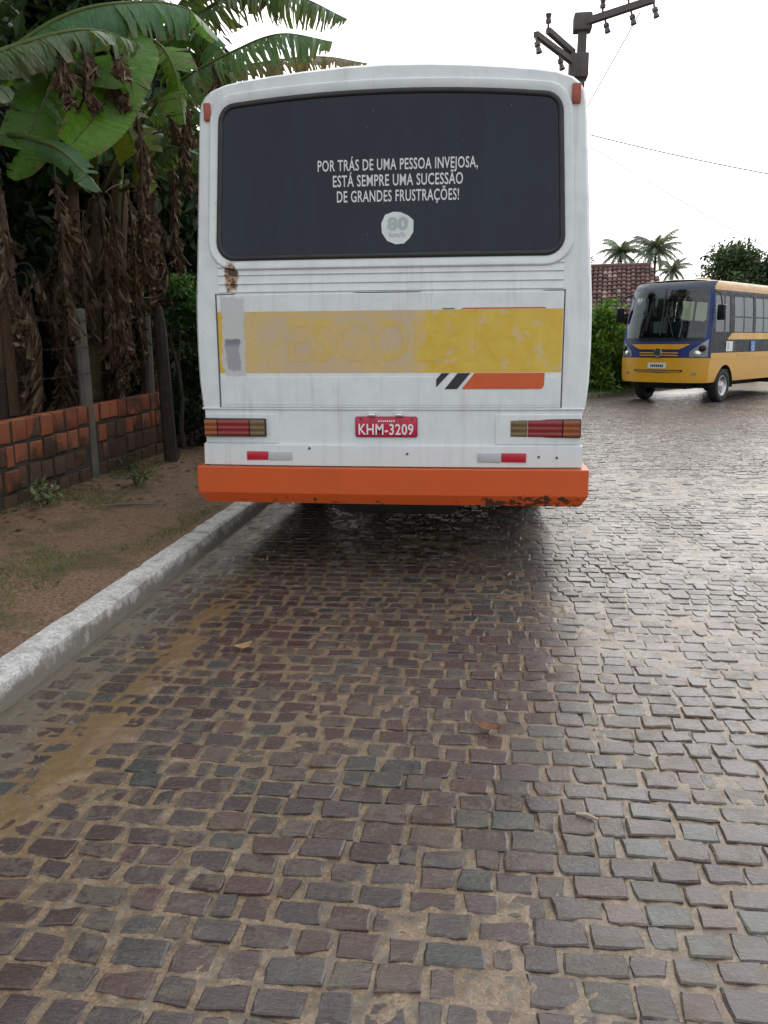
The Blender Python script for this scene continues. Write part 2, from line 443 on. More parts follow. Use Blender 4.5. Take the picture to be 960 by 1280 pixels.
# ---------------------------------------------------------------- helpers: meshes
class MB:
    def __init__(self):
        self.v, self.f, self.t = [], [], []
    def add(self, vs, fs, tint=None):
        o = len(self.v)
        self.v.extend([tuple(p) for p in vs])
        self.f.extend([tuple(i + o for i in q) for q in fs])
        if tint is not None:
            self.t.extend([tint] * len(vs))
        return o
    def box(self, x0, x1, y0, y1, z0, z1):
        self.add([(x0, y0, z0), (x1, y0, z0), (x1, y1, z0), (x0, y1, z0), (x0, y0, z1), (x1, y0, z1), (x1, y1, z1), (x0, y1, z1)],
                 [(0, 3, 2, 1), (4, 5, 6, 7), (0, 1, 5, 4), (1, 2, 6, 5), (2, 3, 7, 6), (3, 0, 4, 7)])
        return self
    def rings(self, rings, closed=True, cap0=False, cap1=False):
        n = len(rings[0]); o = len(self.v)
        for r in rings:
            self.v.extend([tuple(p) for p in r])
        m = n if closed else n - 1
        for i in range(len(rings) - 1):
            for j in range(m):
                a = o + i * n + j; b = o + i * n + (j + 1) % n
                self.f.append((a, b, b + n, a + n))
        if cap0: self.f.append(tuple(o + j for j in range(n))[::-1])
        if cap1: self.f.append(tuple(o + (len(rings) - 1) * n + j for j in range(n)))
        return self
    def tube(self, pts, rad, n=8, cap=True):
        pts = [Vector(p) for p in pts]
        if not hasattr(rad, '__len__'):
            rad = [rad] * len(pts)
        ref = None; rs = []
        for i, p in enumerate(pts):
            t = (pts[min(i + 1, len(pts) - 1)] - pts[max(i - 1, 0)]).normalized()
            if ref is None:
                ref = Vector((0, 0, 1)) if abs(t.z) < 0.9 else Vector((1, 0, 0))
            a = (ref - t * ref.dot(t)).normalized(); ref = a
            b = t.cross(a)
            rs.append([p + (a * math.cos(k * 2 * math.pi / n) + b * math.sin(k * 2 * math.pi / n)) * rad[i] for k in range(n)])
        return self.rings(rs, True, cap, cap)
    def build(self, name, mat, parent=None, smooth=None, flip=False):
        me = bpy.data.meshes.new(name)
        me.from_pydata(self.v, [], self.f)
        if self.t:
            a = me.color_attributes.new('tint', 'FLOAT_COLOR', 'POINT')
            arr = np.ones((len(self.v), 4), np.float32)
            tt = np.array(self.t, np.float32)
            arr[:, :tt.shape[1]] = tt
            a.data.foreach_set('color', arr.ravel())
        return link(name, me, mat, parent, smooth)

def link(name, me, mat, parent=None, smooth=None):
    if mat is not None:
        me.materials.append(MAT[mat] if isinstance(mat, str) else mat)
    if smooth is not None:
        me.polygons.foreach_set('use_smooth', [True] * len(me.polygons))
        if smooth < 180:
            me.set_sharp_from_angle(angle=R(smooth))
    me.update()
    o = bpy.data.objects.new(name, me)
    COL.objects.link(o)
    if parent is not None:
        o.parent = parent
    return o

def fixn(o):
    bm = bmesh.new(); bm.from_mesh(o.data)
    bmesh.ops.recalc_face_normals(bm, faces=bm.faces)
    bm.to_mesh(o.data); bm.free()
    return o

def bevbox(name, x0, x1, y0, y1, z0, z1, r, mat, parent=None, seg=2, rz=0, about=None):
    bm = bmesh.new()
    bmesh.ops.create_cube(bm, size=1)
    for v in bm.verts:
        v.co = Vector(((x0 + x1) / 2 + v.co.x * (x1 - x0), (y0 + y1) / 2 + v.co.y * (y1 - y0), (z0 + z1) / 2 + v.co.z * (z1 - z0)))
    if r:
        bmesh.ops.bevel(bm, geom=bm.edges[:], offset=r, segments=seg, affect='EDGES', profile=0.5)
    me = bpy.data.meshes.new(name); bm.to_mesh(me); bm.free()
    return link(name, me, mat, parent, 40)

def thing(name, label, cat, loc=(0, 0, 0), rz=0.0, group=None):
    o = bpy.data.objects.new(name, None)
    COL.objects.link(o)
    o.location = loc; o.rotation_euler = (0, 0, rz)
    o.empty_display_size = 0.2
    return tag(o, label, cat, group)

def tag(o, label=None, cat=None, group=None, kind=None):
    if label: o['label'] = label
    if cat: o['category'] = cat
    if group: o['group'] = group
    if kind: o['kind'] = kind
    return o

def text_geo(body, bold=0.0, space=1.07):
    cu = bpy.data.curves.new('lettering', 'FONT')
    cu.body = body; cu.size = 1.0; cu.offset = bold; cu.resolution_u = 3; cu.space_character = space
    ob = bpy.data.objects.new('lettering', cu)
    COL.objects.link(ob)
    dg = bpy.context.evaluated_depsgraph_get()
    me = bpy.data.meshes.new_from_object(ob.evaluated_get(dg))
    vs = [(v.co.x, v.co.y) for v in me.vertices]; fs = [tuple(p.vertices) for p in me.polygons]
    bpy.data.objects.remove(ob); bpy.data.curves.remove(cu); bpy.data.meshes.remove(me)
    return vs, fs
_cap = text_geo('H')[0]
CAPH = max(v[1] for v in _cap)

def fit_text(body, x0, x1, z0, cap, bold=0.0):
    vs, fs = text_geo(body, bold)
    a = min(v[0] for v in vs); b = max(v[0] for v in vs)
    return [(x0 + (v[0] - a) / (b - a) * (x1 - x0), z0 + v[1] / CAPH * cap) for v in vs], fs

def hashn(ix, iy, s):
    h = np.sin(ix * 127.1 + iy * 311.7 + s * 74.7) * 43758.5453
    return h - np.floor(h)
def vnoise(x, y, s=0):
    x = np.asarray(x, float); y = np.asarray(y, float)
    ix, iy = np.floor(x), np.floor(y); fx, fy = x - ix, y - iy
    fx = fx * fx * (3 - 2 * fx); fy = fy * fy * (3 - 2 * fy)
    a = hashn(ix, iy, s); b = hashn(ix + 1, iy, s); c = hashn(ix, iy + 1, s); d = hashn(ix + 1, iy + 1, s)
    return (a * (1 - fx) + b * fx) * (1 - fy) + (c * (1 - fx) + d * fx) * fy
def fbm(x, y, s=0, o=3):
    r = 0; a = 0.5
    for k in range(o):
        r = r + a * vnoise(x * 2 ** k, y * 2 ** k, s + k * 7.3); a *= 0.5
    return r / (1 - 0.5 ** o)

def project(p):
    v = Vector(p) - CAM
    d = v.dot(fw)
    if d <= 0.05: return None
    return 480 + FPX * v.dot(rt) / d, 640 - FPX * v.dot(up) / d

def sheet(name, xs, ys, zf, mat, kind='structure', parent=None):
    X, Y = np.meshgrid(xs, ys)
    Z = zf(X, Y) if callable(zf) else np.full_like(X, zf)
    V = np.stack([X, Y, Z], -1).reshape(-1, 3)
    nx, ny = len(xs), len(ys)
    i = np.arange(nx * ny).reshape(ny, nx)
    F = np.stack([i[:-1, :-1], i[:-1, 1:], i[1:, 1:], i[1:, :-1]], -1).reshape(-1, 4)
    me = bpy.data.meshes.new(name)
    me.from_pydata(V.tolist(), [], F.tolist())
    o = link(name, me, mat, parent, 180)
    if kind: o['kind'] = kind
    return o

# ================================================================ SETTING
KX = -1.95            # road side foot of the near kerb
# ground to the horizon
sheet('ground', np.array([-600, -60, -12, 0, 12, 40, 600.]), np.array([-200, -20, 0, 15, 30, 60, 800.]), -0.12, 'field')

# road bed: sand packed between the stones
def sand_z(X, Y):
    n = fbm(X / 0.10, Y / 0.10, 3, 3) - 0.5
    n2 = fbm(X / 0.030, Y / 0.030, 9, 2) - 0.5
    big = fbm(X / 0.9, Y / 0.9, 21, 3) - 0.5
    z = -0.0042 + 0.011 * n + 0.009 * n2 + 0.005 * big
    z = z + 0.0018 * np.clip((X + 0.2) / 1.2, 0, 1)
    wob = X + 0.25 * (fbm(X / 0.5, Y / 0.7, 33, 2) - 0.5)
    st = np.clip(1 - np.abs(wob + 1.50) / 0.16, 0, 1) * np.clip((5.6 - Y) / 1.2, 0, 1)
    z = z + 0.009 * st
    gut = np.clip((-1.62 - wob) / 0.15, 0, 1)
    z = z + 0.005 * gut
    return z
xs = np.concatenate([np.arange(KX - 0.06, 1.5, 0.015), np.arange(1.5, 2.6, 0.024), np.arange(2.6, 8, 0.06), np.linspace(8, 30, 40)])
ys = [-4.0, -2.0, 0.0]
y = 0.7
while y < 26:
    ys.append(y); y += max(0.014, 0.0065 * y)
ys += [27, 30, 36, 45]
road = sheet('road', xs, np.array(ys), sand_z, 'sand')

# ---- cobblestones
def stone_geo(x0, x1, y0, y1, h, det):
    """a hewn setting stone: irregular outline, broken arris, uneven top; 50 triangles"""
    w_, d_ = x1 - x0, y1 - y0
    j = lambda s: random.uniform(-s, s)
    q_ = lambda: random.uniform(.0, .016) if random.random() < .22 else random.uniform(-.003, .005)
    c = [(x0 + q_(), y0 + q_()), (x1 - q_(), y0 + q_()), (x1 - q_(), y1 - q_()), (x0 + q_(), y1 - q_())]
    def lerp(a, b, t, s): return (a[0] + (b[0] - a[0]) * t + j(s), a[1] + (b[1] - a[1]) * t + j(s))
    if det:
        mid = lambda a, b, t, ox, oy: (a[0] + (b[0] - a[0]) * t + j(.004) + ox, a[1] + (b[1] - a[1]) * t + j(.004) + oy)
        bo = .0015
        ring = [c[0], mid(c[0], c[1], .28, 0, -bo), mid(c[0], c[1], .72, 0, -bo), c[1], mid(c[1], c[2], .5, bo, 0), c[2],
                mid(c[2], c[3], .28, 0, bo), mid(c[2], c[3], .72, 0, bo), c[3], mid(c[3], c[0], .5, -bo, 0)]
    else:
        ring = [c[0], lerp(c[0], c[1], .5, .005), c[1], lerp(c[1], c[2], .5, .005), c[2], lerp(c[2], c[3], .5, .005), c[3], lerp(c[3], c[0], .5, .005)]
    cx, cy = (x0 + x1) / 2, (y0 + y1) / 2
    tx, ty = j(.022), j(.028)
    n = len(ring)
    def z(px, py, k): return h + (px - cx) * tx + (py - cy) * ty + k
    V = [(px, py, -0.05) for px, py in ring]
    V += [(px, py, z(px, py, -0.004 + j(.0025))) for px, py in ring]
    V += [(cx + (px - cx) * .92 + j(.003), cy + (py - cy) * .89 + j(.003), z(px, py, j(.0009))) for px, py in ring]
    V += [(cx + j(.012), cy + j(.01), z(cx, cy, j(.0012)))]
    F = []
    for k in range(n):
        b = (k + 1) % n
        F.append((k, b, n + b, n + k)); F.append((n + k, n + b, 2 * n + b, 2 * n + k)); F.append((2 * n + k, 2 * n + b, 3 * n))
    return V, F

stones = []
y = 0.95
row = 0
while y < 24.5:
    pitch = random.uniform(0.094, 0.118)
    xr = 0.14 + 0.322 * y + 1.3
    x = KX + 0.015 + random.uniform(0, 0.08)
    while x < xr:
        wd = random.uniform(0.095, 0.160) if random.random() < 0.88 else random.uniform(0.065, 0.09)
        left = max(0.0, min(1.0, (0.3 - x) / 1.4))
        gap = 0.011 + 0.011 * left + random.uniform(-0.006, 0.008)
        gy = 0.010 + 0.010 * left + random.uniform(-0.005, 0.006)
        yo = 0.05 * (float(vnoise(x / 1.3, y / 2.5, 51)) - 0.5) + random.uniform(-.006, .006)
        hh = 0.002 + 0.006 * (float(vnoise(x / 0.8, y / 0.8, 61)) - 0.5) + random.gauss(0, .0018)
        if not (x > 2.6 and y > 21.5 + (x - 2.6) * 1.3):
            stones.append((x, x + wd - gap, y + yo, y + yo + pitch - gy, hh))
        x += wd
    y += pitch
    row += 1

def stone_tint():
    t = random.random()
    return (t, random.random(), random.random())
ranked = []
for i, s in enumerate(stones):
    p = project(((s[0] + s[1]) / 2, (s[2] + s[3]) / 2, s[4]))
    if p and -12 < p[0] < 972 and p[1] < 1292:
        ranked.append((-(s[1] - s[0]) * (s[3] - s[2]) / max(0.5, s[2]) ** 3, i))
ranked.sort()
near = set(i for _, i in ranked[:300])
mass = MB()
for i, s in enumerate(stones):
    if i in near:
        V, F = stone_geo(*s, True)
        m = MB(); m.add(V, F, stone_tint())
        m.build('cobblestone', 'cobble', road, 14)
    else:
        V, F = stone_geo(*s, s[2] < 8)
        mass.add(V, F, stone_tint())
far = mass.build('cobblestone_field', 'cobble', road, 14)
far['kind'] = 'stuff'

# ---- near kerb, laid stone by stone and limewashed
def kerb_stone(x0, x1, y0, y1, z0, z1, jit, n=9):
    m = MB(); rs = []
    for k in range(n):
        y_ = y0 + (y1 - y0) * k / (n - 1)
        e = 0.004 if k in (0, n - 1) else 0.0
        jj = lambda s: random.uniform(-s, s)
        w0 = 0.010 * (vnoise(y_ * 3, 0.3, 5) - .5)
        rs.append([(x0 + jj(jit), y_, z0), (x0 + e + jj(jit) + w0, y_, z1 - .010 - e), (x0 + .010 + e + jj(jit), y_, z1 - e + jj(jit)),
                   ((x0 + x1) / 2, y_, z1 + .004 - e + jj(jit)), (x1 - .014 - e + jj(jit) + w0, y_, z1 - e + jj(jit)), (x1 - .002 - e + jj(jit) + w0, y_, z1 - .013 - e + jj(jit)),
                   (x1 + .004 + jj(jit), y_, z1 - .08), (x1 + .006 + jj(jit), y_, z0)])
    m.rings(rs, False)
    m.f.append(tuple(range(8))); m.f.append(tuple(range((n - 1) * 8, n * 8))[::-1])
    return m
kerb = bpy.data.objects.new('kerb', None); COL.objects.link(kerb); kerb['kind'] = 'structure'; kerb.empty_display_size = .1
yk = 0.2
while yk < 24:
    L = random.uniform(.82, 1.05)
    kerb_stone(KX - .165, KX, yk, yk + L - .004, -.06, .132 + random.uniform(-.004, .004), .0026, 14 if yk < 9 else 5).build('kerb_stone', 'kerb', kerb, 32)
    yk += L

# ---- dirt footway and the soil behind the wall
def path_z(X, Y):
    return 0.112 + 0.05 * (fbm(X / 0.9, Y / 0.9, 81, 3) - .5) + 0.02 * (fbm(X / .13, Y / .13, 83, 2) - .5) + 0.02 * np.clip((-2.6 - X) / 1.2, 0, 1)
sheet('footpath', np.arange(-4.3, KX - .10, .04), np.concatenate([np.arange(0, 4, .3), np.arange(4, 13, .05), np.arange(13, 30, .5)]), path_z, 'dirt')
sheet('soil', np.arange(-16, -4.2, .25), np.arange(0, 30, .25), lambda X, Y: 0.12 + .12 * (fbm(X / 1.1, Y / 1.1, 91, 3) - .5), 'soil')
# far verge across the bend
def verge_z(X, Y):
    return 0.07 + .06 * (fbm(X, Y, 95, 3) - .5)
vg = MB()
poly = [(1.4, 21.6), (3.1, 22.6), (4.6, 25.0), (9.0, 31.2), (9.0, 40), (-3, 40), (-3, 21.6)]
vg.add([(a, b, .09) for a, b in poly] + [(a, b, -.10) for a, b in poly],
       [tuple(range(7))] + [(k, (k + 7), (k + 1) % 7 + 7, (k + 1) % 7) for k in range(7)])
o = fixn(vg.build('verge', 'field')); o['kind'] = 'structure'
vk = bpy.data.objects.new('far_kerb', None); COL.objects.link(vk); vk['kind'] = 'structure'
for a, b in zip(poly[:3], poly[1:4]):
    d = math.hypot(b[0] - a[0], b[1] - a[1]); k = max(1, round(d / .9))
    for i in range(k):
        ks = kerb_stone(-.07, .07, .004 + i * d / k, (i + 1) * d / k - .008, -.06, .13, .004, 3).build('kerb_stone', 'concrete', vk, 50)
        ks.location = (a[0], a[1], 0); ks.rotation_euler.z = -math.atan2(b[0] - a[0], b[1] - a[1])

# ================================================================ WHITE BUS (seen from behind)
BUS = thing('bus', 'white bus with orange bumper and dark rear window, parked beside the whitewashed kerb', 'bus', (-0.555, 5.15, 0))
def ry(x, z):
    return 0.035 * (abs(x) / 1.2) ** 3 + max(0.0, z - 1.95) * 0.022
SIDE = [(.56, 1.19), (.735, 1.19), (.868, 1.19), (1.05, 1.195), (1.088, 1.213), (1.25, 1.228), (1.45, 1.232), (1.63, 1.23), (1.75, 1.226), (1.95, 1.211),
        (2.15, 1.197), (2.3, 1.188), (2.45, 1.178), (2.6, 1.168), (2.75, 1.158), (2.85, 1.150), (2.91, 1.138), (2.952, 1.110), (2.982, 1.07)]
ROOF = [(.98, 3.012), (.88, 3.028), (.7, 3.048), (.5, 3.066), (.25, 3.082), (0, 3.088)]
half = [(x, z) for z, x in SIDE] + ROOF
loop = half + [(-x, z) for x, z in half[-2::-1]]
def inset(lp, d, cx=0, cz=1.9):
    out = []
    for x, z in lp:
        l = math.hypot(x - cx, z - cz)
        out.append((x - (x - cx) / l * d, z - (z - cz) / l * d * (0.3 if z < .6 else 1)))
    return out
m = MB()
BL = 9.2
rs = []
for yy, d in [(None, .026), (.016, .012), (.04, .004), (.09, 0.0)]:
    rs.append([(x, (ry(x, z) if yy is None else ry(x, z) + yy), z) for x, z in inset(loop, d)])
for yy in [.4, 1.2, 2.2, 3.4, 4.6, 5.8, 7.0, 8.2, 8.9]:
    rs.append([(x, yy, z) for x, z in loop])
rs.append([(x, BL - .12, z) for x, z in inset(loop, .03)])
rs.append([(x, BL, z) for x, z in inset(loop, .12)])
m.rings(rs, True, False, True)
fixn(m.build('body', 'white', BUS, 35))
m = MB()
m.box(-1.17, 1.17, .10, BL - .1, .52, .585)
m.box(-.45, .45, .35, BL - .3, .40, .53)
m.build('underbody', 'underside', BUS)
for s_ in (-1, 1):  # skirts and flaps added out of view to block light under the bus
    for a, b in ((1.05, 2.15), (3.35, 6.45), (7.75, 9.0)):
        bevbox('skirt_light_block', s_ * 1.175 - .015, s_ * 1.175 + .015, a, b, .33, .58, .008, 'white', BUS)
    for yy in (2.12, 7.70):
        bevbox('flap_light_block', s_ * .98 - .20, s_ * .98 + .20, yy, yy + .012, .10, .55, .003, 'rubber', BUS)
bevbox('bumper_light_block', -1.2, 1.2, 9.12, 9.26, .28, .68, .03, 'orange', BUS)  # front bumper, tank and sump added unseen, keeping sky light from beneath
bevbox('tank_light_block', -.75, .75, 3.5, 6.2, .26, .53, .05, 'underside', BUS)
bevbox('sump_light_block', -.42, .42, .7, 2.0, .27, .53, .05, 'underside', BUS)

def fill(lp, off, rings_n=10, yfun=ry, c=None):
    """conforming skin over a closed outline in the rear plane"""
    mb = MB()
    cx = sum(p[0] for p in lp) / len(lp) if c is None else c[0]; cz = sum(p[1] for p in lp) / len(lp) if c is None else c[1]
    rs = []
    for k in range(rings_n):
        t = 1 - k / rings_n
        rs.append([(cx + (x - cx) * t, 0, cz + (z - cz) * t) for x, z in lp])
    mb.rings(rs, True)
    o = len(mb.v); mb.v.append((cx, 0, cz)); n = len(lp); b = (rings_n - 1) * n
    mb.f += [(b + j, b + (j + 1) % n, o) for j in range(n)]
    mb.v = [(x, yfun(x, z) - off, z) for x, _, z in mb.v]
    return mb
def densify(lp, step):
    out = []
    for a, b in zip(lp, lp[1:] + lp[:1]):
        d = math.hypot(b[0] - a[0], b[1] - a[1]); k = max(1, int(d / step))
        out += [(a[0] + (b[0] - a[0]) * i / k, a[1] + (b[1] - a[1]) * i / k) for i in range(k)]
    return out
# rear skin above the lamp panel
lp = [p for p in inset(loop, .026)]
lp_all = densify(lp, .12)
fixn(fill(lp_all, 0.0, 12, c=(0, 1.9)).build('rear_panel', 'white', BUS, 40))

def rrect(x0, x1, x2, x3, z0, z1, r, arch=0.0, n=7):
    """rounded quad: bottom x0..x1 at z0, top x2..x3 at z1, arched top"""
    pts = []
    cor = [((x0 + r, z0 + r), 180), ((x1 - r, z0 + r), 270), ((x3 - r, z1 - r), 0), ((x2 + r, z1 - r), 90)]
    for (cx, cz), a0 in cor:
        for k in range(n):
            a = R(a0 + 90 * k / (n - 1))
            pts.append((cx + r * math.cos(a), cz + r * math.sin(a)))
        if a0 == 0 or a0 == 180:
            a_ = pts[-1]
            bx = (x2 + r) if a0 == 0 else (x1 - r)
            for k in range(1, 14):
                t = k / 14
                pts.append((a_[0] + (bx - a_[0]) * t, a_[1] + arch * (1 - (2 * t - 1) ** 2) * (1 if a0 == 0 else 0)))
    return pts
WIN = rrect(-1.045, 1.035, -1.005, 1.003, 2.003, 2.884, .10, .042)
def grow(lp, d):
    n = len(lp); out = []
    for i, p in enumerate(lp):
        a, b = lp[i - 1], lp[(i + 1) % n]
        tx, tz = b[0] - a[0], b[1] - a[1]; l = math.hypot(tx, tz) or 1
        out.append((p[0] + tz / l * d, p[1] - tx / l * d))
    return out
m = MB()
prof = [(.066, -.002), (.065, .012), (.058, .019), (.050, .020), (.012, .010), (.0, .004)]
m.rings([[(x, ry(x, z) - o_, z) for x, z in grow(WIN, g)] for g, o_ in prof])
fixn(m.build('window_moulding', 'white', BUS, 28))
glass = fixn(fill(grow(WIN, -.004), .011, 12).build('rear_window', 'film', BUS, 60))
m = MB()
prof = [(.012, .006), (.010, .017), (.002, .022), (-.012, .022), (-.020, .016), (-.022, .009)]
m.rings([[(x, ry(x, z) - o_, z) for x, z in grow(WIN, g)] for g, o_ in prof])
fixn(m.build('gasket', 'rubber', glass, 40))

def put_text(body, x0, x1, z0, cap, off, mat, parent, bold=0.0, name='lettering', base=None):
    vs, fs = fit_text(body, x0, x1, z0, cap, bold)
    m = MB(); m.v = [(x, (ry(x, z) if base is None else base) - off, z) for x, z in vs]; m.f = fs
    return m.build(name, mat, parent)
put_text('POR TRÁS DE UMA PESSOA INVEJOSA,', -.413, .531, 2.492, .060, .0145, 'letter', glass, .012)
put_text('ESTÁ SEMPRE UMA SUCESSÃO', -.323, .446, 2.403, .062, .0145, 'letter', glass, .012)
put_text('DE GRANDES FRUSTRAÇÕES!', -.300, .424, 2.315, .062, .0145, 'letter', glass, .012)
st = [(.037, 2.255), (-.013, 2.238), (-.035, 2.19), (-.031, 2.135), (.0, 2.09), (.05, 2.07), (.10, 2.073), (.135, 2.105), (.156, 2.14), (.157, 2.205), (.125, 2.232), (.08, 2.252)]
stk = fixn(fill(densify(st, .02), .0135, 2).build('sticker', 'sticker', BUS))
put_text('80', .0, .126, 2.155, .066, .0150, 'sticker_ink', stk, .05)
put_text('km/h', .012, .108, 2.112, .026, .0150, 'sticker_ink', stk, .02)

# louvre slats
def slat(x0, x1, z0, z1, lip):
    m = MB(); rs = []
    X = [x0 + (x1 - x0) * k / 14 for k in range(15)]
    for x in X:
        e = 0.004 if x in (x0, x1) else 0
        y0 = ry(x, z0)
        rs.append([(x, y0 + .001, z1), (x, y0 - .002, z1 - .002), (x, y0 - lip * .55, (z0 + z1) / 2), (x, y0 - lip, z0 + .007), (x, y0 - lip + .002, z0 + .004), (x, y0 + .001, z0 + .004)])
    m.rings(rs, False)
    m.f.append(tuple(range(6))); m.f.append(tuple(range(84, 90))[::-1])
    return m
for z0, z1 in [(1.949, 1.982), (1.9015, 1.9475), (1.849, 1.900), (1.80, 1.8475)]:
    fixn(slat(-1.058, 1.047, z0, z1, .008).build('louvre', 'white', BUS, 12))

def plate(x0, x1, z0, z1, off, bev, nx=16, nz=8, back=0.0, yfun=ry):
    m = MB()
    xs_ = [x0, x0 + bev] + [x0 + bev + (x1 - x0 - 2 * bev) * k / nx for k in range(1, nx)] + [x1 - bev, x1]
    zs_ = [z0, z0 + bev] + [z0 + bev + (z1 - z0 - 2 * bev) * k / nz for k in range(1, nz)] + [z1 - bev, z1]
    nX, nZ = len(xs_), len(zs_)
    for j, z in enumerate(zs_):
        for i, x in enumerate(xs_):
            e = i in (0, nX - 1) or j in (0, nZ - 1)
            m.v.append((x, yfun(x, z) - (off - bev * .7 if e else off), z))
    for j in range(nZ - 1):
        for i in range(nX - 1):
            a = j * nX + i
            m.f.append((a, a + 1, a + 1 + nX, a + nX))
    per = list(range(nX)) + [j * nX + nX - 1 for j in range(1, nZ)] + [(nZ - 1) * nX + i for i in range(nX - 2, -1, -1)] + [j * nX for j in range(nZ - 2, 0, -1)]
    o = len(m.v)
    for k in per:
        x, y_, z = m.v[k]
        m.v.append((x, yfun(x, z) - back, z))
    n = len(per)
    m.f += [(per[k], o + k, o + (k + 1) % n, per[(k + 1) % n]) for k in range(n)]
    return m
fixn(plate(-1.072, 1.052, 1.098, 1.790, .011, .004).build('engine_hatch', 'white', BUS, 30))
fixn(plate(-1.052, 1.030, 1.115, 1.29, .0135, .002, 14, 3).build('hatch_stiffener', 'white', BUS, 30))
# dark sealed joints round the hatch
for x0, x1, z0, z1 in [(-1.083, -1.0735, 1.09, 1.80), (1.0535, 1.061, 1.09, 1.80), (-1.072, 1.052, 1.7915, 1.797)]:
    fixn(plate(x0, x1, z0, z1, .0045, .001, 2, 10).build('joint_seal', 'seam', BUS))
# graphics below the yellow band
def poly_plate(pts, off, mat, name, parent=BUS):
    m = MB()
    pts = densify(pts, .05)
    return fixn(fill(pts, off, 3).build(name, mat, parent))
poly_plate([(.452, 1.214), (.530, 1.3105), (.951, 1.3105), (.949, 1.235), (.943, 1.222), (.930, 1.214)], .0160, 'decal_orange', 'orange_stripe')
poly_plate([(.349, 1.214), (.424, 1.214), (.505, 1.3105), (.428, 1.3105)], .0160, 'decal_black', 'black_stripe')
poly_plate([(.297, 1.225), (.297, 1.272), (.330, 1.3105), (.378, 1.3105)], .0160, 'decal_black', 'black_stripe')
poly_plate([(.44, 1.690), (.952, 1.690), (.94, 1.698), (.46, 1.698)], .0125, 'decal_orange', 'orange_stripe')
poly_plate([(.332, 1.690), (.405, 1.690), (.405, 1.697), (.332, 1.697)], .0125, 'decal_green', 'green_stripe')
put_text('ESCOLAR', -.617, .70, 1.39, .24, .0124, 'ghost', BUS, .01)

# lamp panel, skirt and bumper
def ryl(x, z): return 0.035 * (abs(x) / 1.2) ** 3
fixn(plate(-1.186, 1.186, .862, 1.084, .004, .003, 16, 5).build('lamp_panel', 'white', BUS, 30))
for a, b in [(-1.184, -.702), (.662, 1.184)]:
    fixn(plate(a, b, .872, 1.060, .012, .005, 8, 4).build('lamp_surround', 'white', BUS, 30))
# ledge under the rear skin
m = MB(); rs = []
for k in range(25):
    x = -1.20 + 2.40 * k / 24; y0 = ry(x, 1)
    rs.append([(x, y0, 1.097), (x, y0 - .009, 1.096), (x, y0 - .013, 1.092), (x, y0 - .012, 1.086), (x, y0, 1.084)])
m.rings(rs, False); m.f += [tuple(range(5)), tuple(range(120, 125))[::-1]]
fixn(m.build('rain_ledge', 'white', BUS, 40))
m = MB(); rs = []
for k in range(33):
    x = -1.195 + 2.39 * k / 32; y0 = ry(x, 1)
    rs.append([(x, y0 + .02, .872), (x, y0 - .012, .870), (x, y0 - .026, .862), (x, y0 - .032, .735), (x, y0 + .02, .733)])
m.rings(rs, False); m.f += [tuple(range(5)), tuple(range(160, 165))[::-1]]
fixn(m.build('skirt', 'white', BUS, 40))
m = MB(); rs = []
path = [(-1.232, .45), (-1.234, .2), (-1.234, .02), (-1.233, -.046), (-1.226, -.056), (-1.212, -.060)] + [(x, -.075 + .02 * (abs(x) / 1.2) ** 2) for x in np.linspace(-1.1, 1.1, 23)] + \
       [(1.212, -.060), (1.226, -.056), (1.233, -.046), (1.234, .02), (1.234, .2), (1.232, .45)]
for x, y_ in path:
    k = 1 if abs(x) < 1.19 else 0
    sx = 1 - .014 if abs(x) > 1.16 else 1
    rs.append([(x * .965, y_ + .06, .728), (x, y_ + .004, .726), (x, y_, .721), (x * (1.0), y_ + .001, .562), (x * (.999 if k else .997), y_ + .004, .555), (x * (.985 if k else .968), y_ + .036, .494), (x * .95, y_ + .10, .486)])
m.rings(rs, False)
fixn(m.build('bumper', 'orange', BUS, 22))

def tail_light(x0, x1, order):
    h = bevbox('tail_light', x0 - .006, x1 + .006, ry(x1, 1) - .028, ry(x1, 1) + .02, .915, 1.030, .006, 'rubber', BUS)
    x = x0; tot = x1 - x0
    for mt, fr in order:
        x2 = x + tot * fr
        m = MB(); rs = []
        yb = ry(x1, 1) - .0285
        for k in range(19):                                   # ribbed moulded lens
            z = .921 + (.103) * k / 18
            e = .0 if 0 < k < 18 else .006
            rib = .003 * abs(math.sin(k * math.pi / 6 + .5))
            d = .010 + rib - e
            rs.append([(x + .001, yb, z), (x + .004, yb - d, z), (x2 - .004, yb - d, z), (x2 - .001, yb, z)])
        m.rings(rs, False)
        fixn(m.build('lens', mt, h, 60))
        x = x2
tail_light(-1.178, -.785, [('lens_amber', .22), ('lens_red', .53), ('lens_clear', .25)])
tail_light(.752, 1.176, [('lens_clear', .25), ('lens_red', .50), ('lens_amber', .25)])
for x0, x1, mt in [(-.908, -.768, 'refl_red'), (-.764, -.612, 'refl_silver'), (.556, .699, 'refl_silver'), (.703, .852, 'refl_red')]:
    yb = ry(x0, 1) - .030
    bevbox('reflector', x0, x1, yb - .008, yb + .02, .767, .822, .003, mt, BUS)
for x0, x1, z0, z1 in [(-1.104, -1.064, 2.803, 2.903), (1.058, 1.108, 2.825, 2.93)]:
    yb = ry(x0, z0)
    bevbox('marker_lamp', x0, x1, yb - .022, yb + .01, z0, z1, .006, 'marker', BUS)
pl = bevbox('license_plate', -.207, .182, -.020, -.004, .917, 1.045, .012, 'plate_red', BUS)
put_text('KHM-3209', -.186, .158, .934, .064, .0225, 'plate_white', pl, .018, base=0)
m = MB()
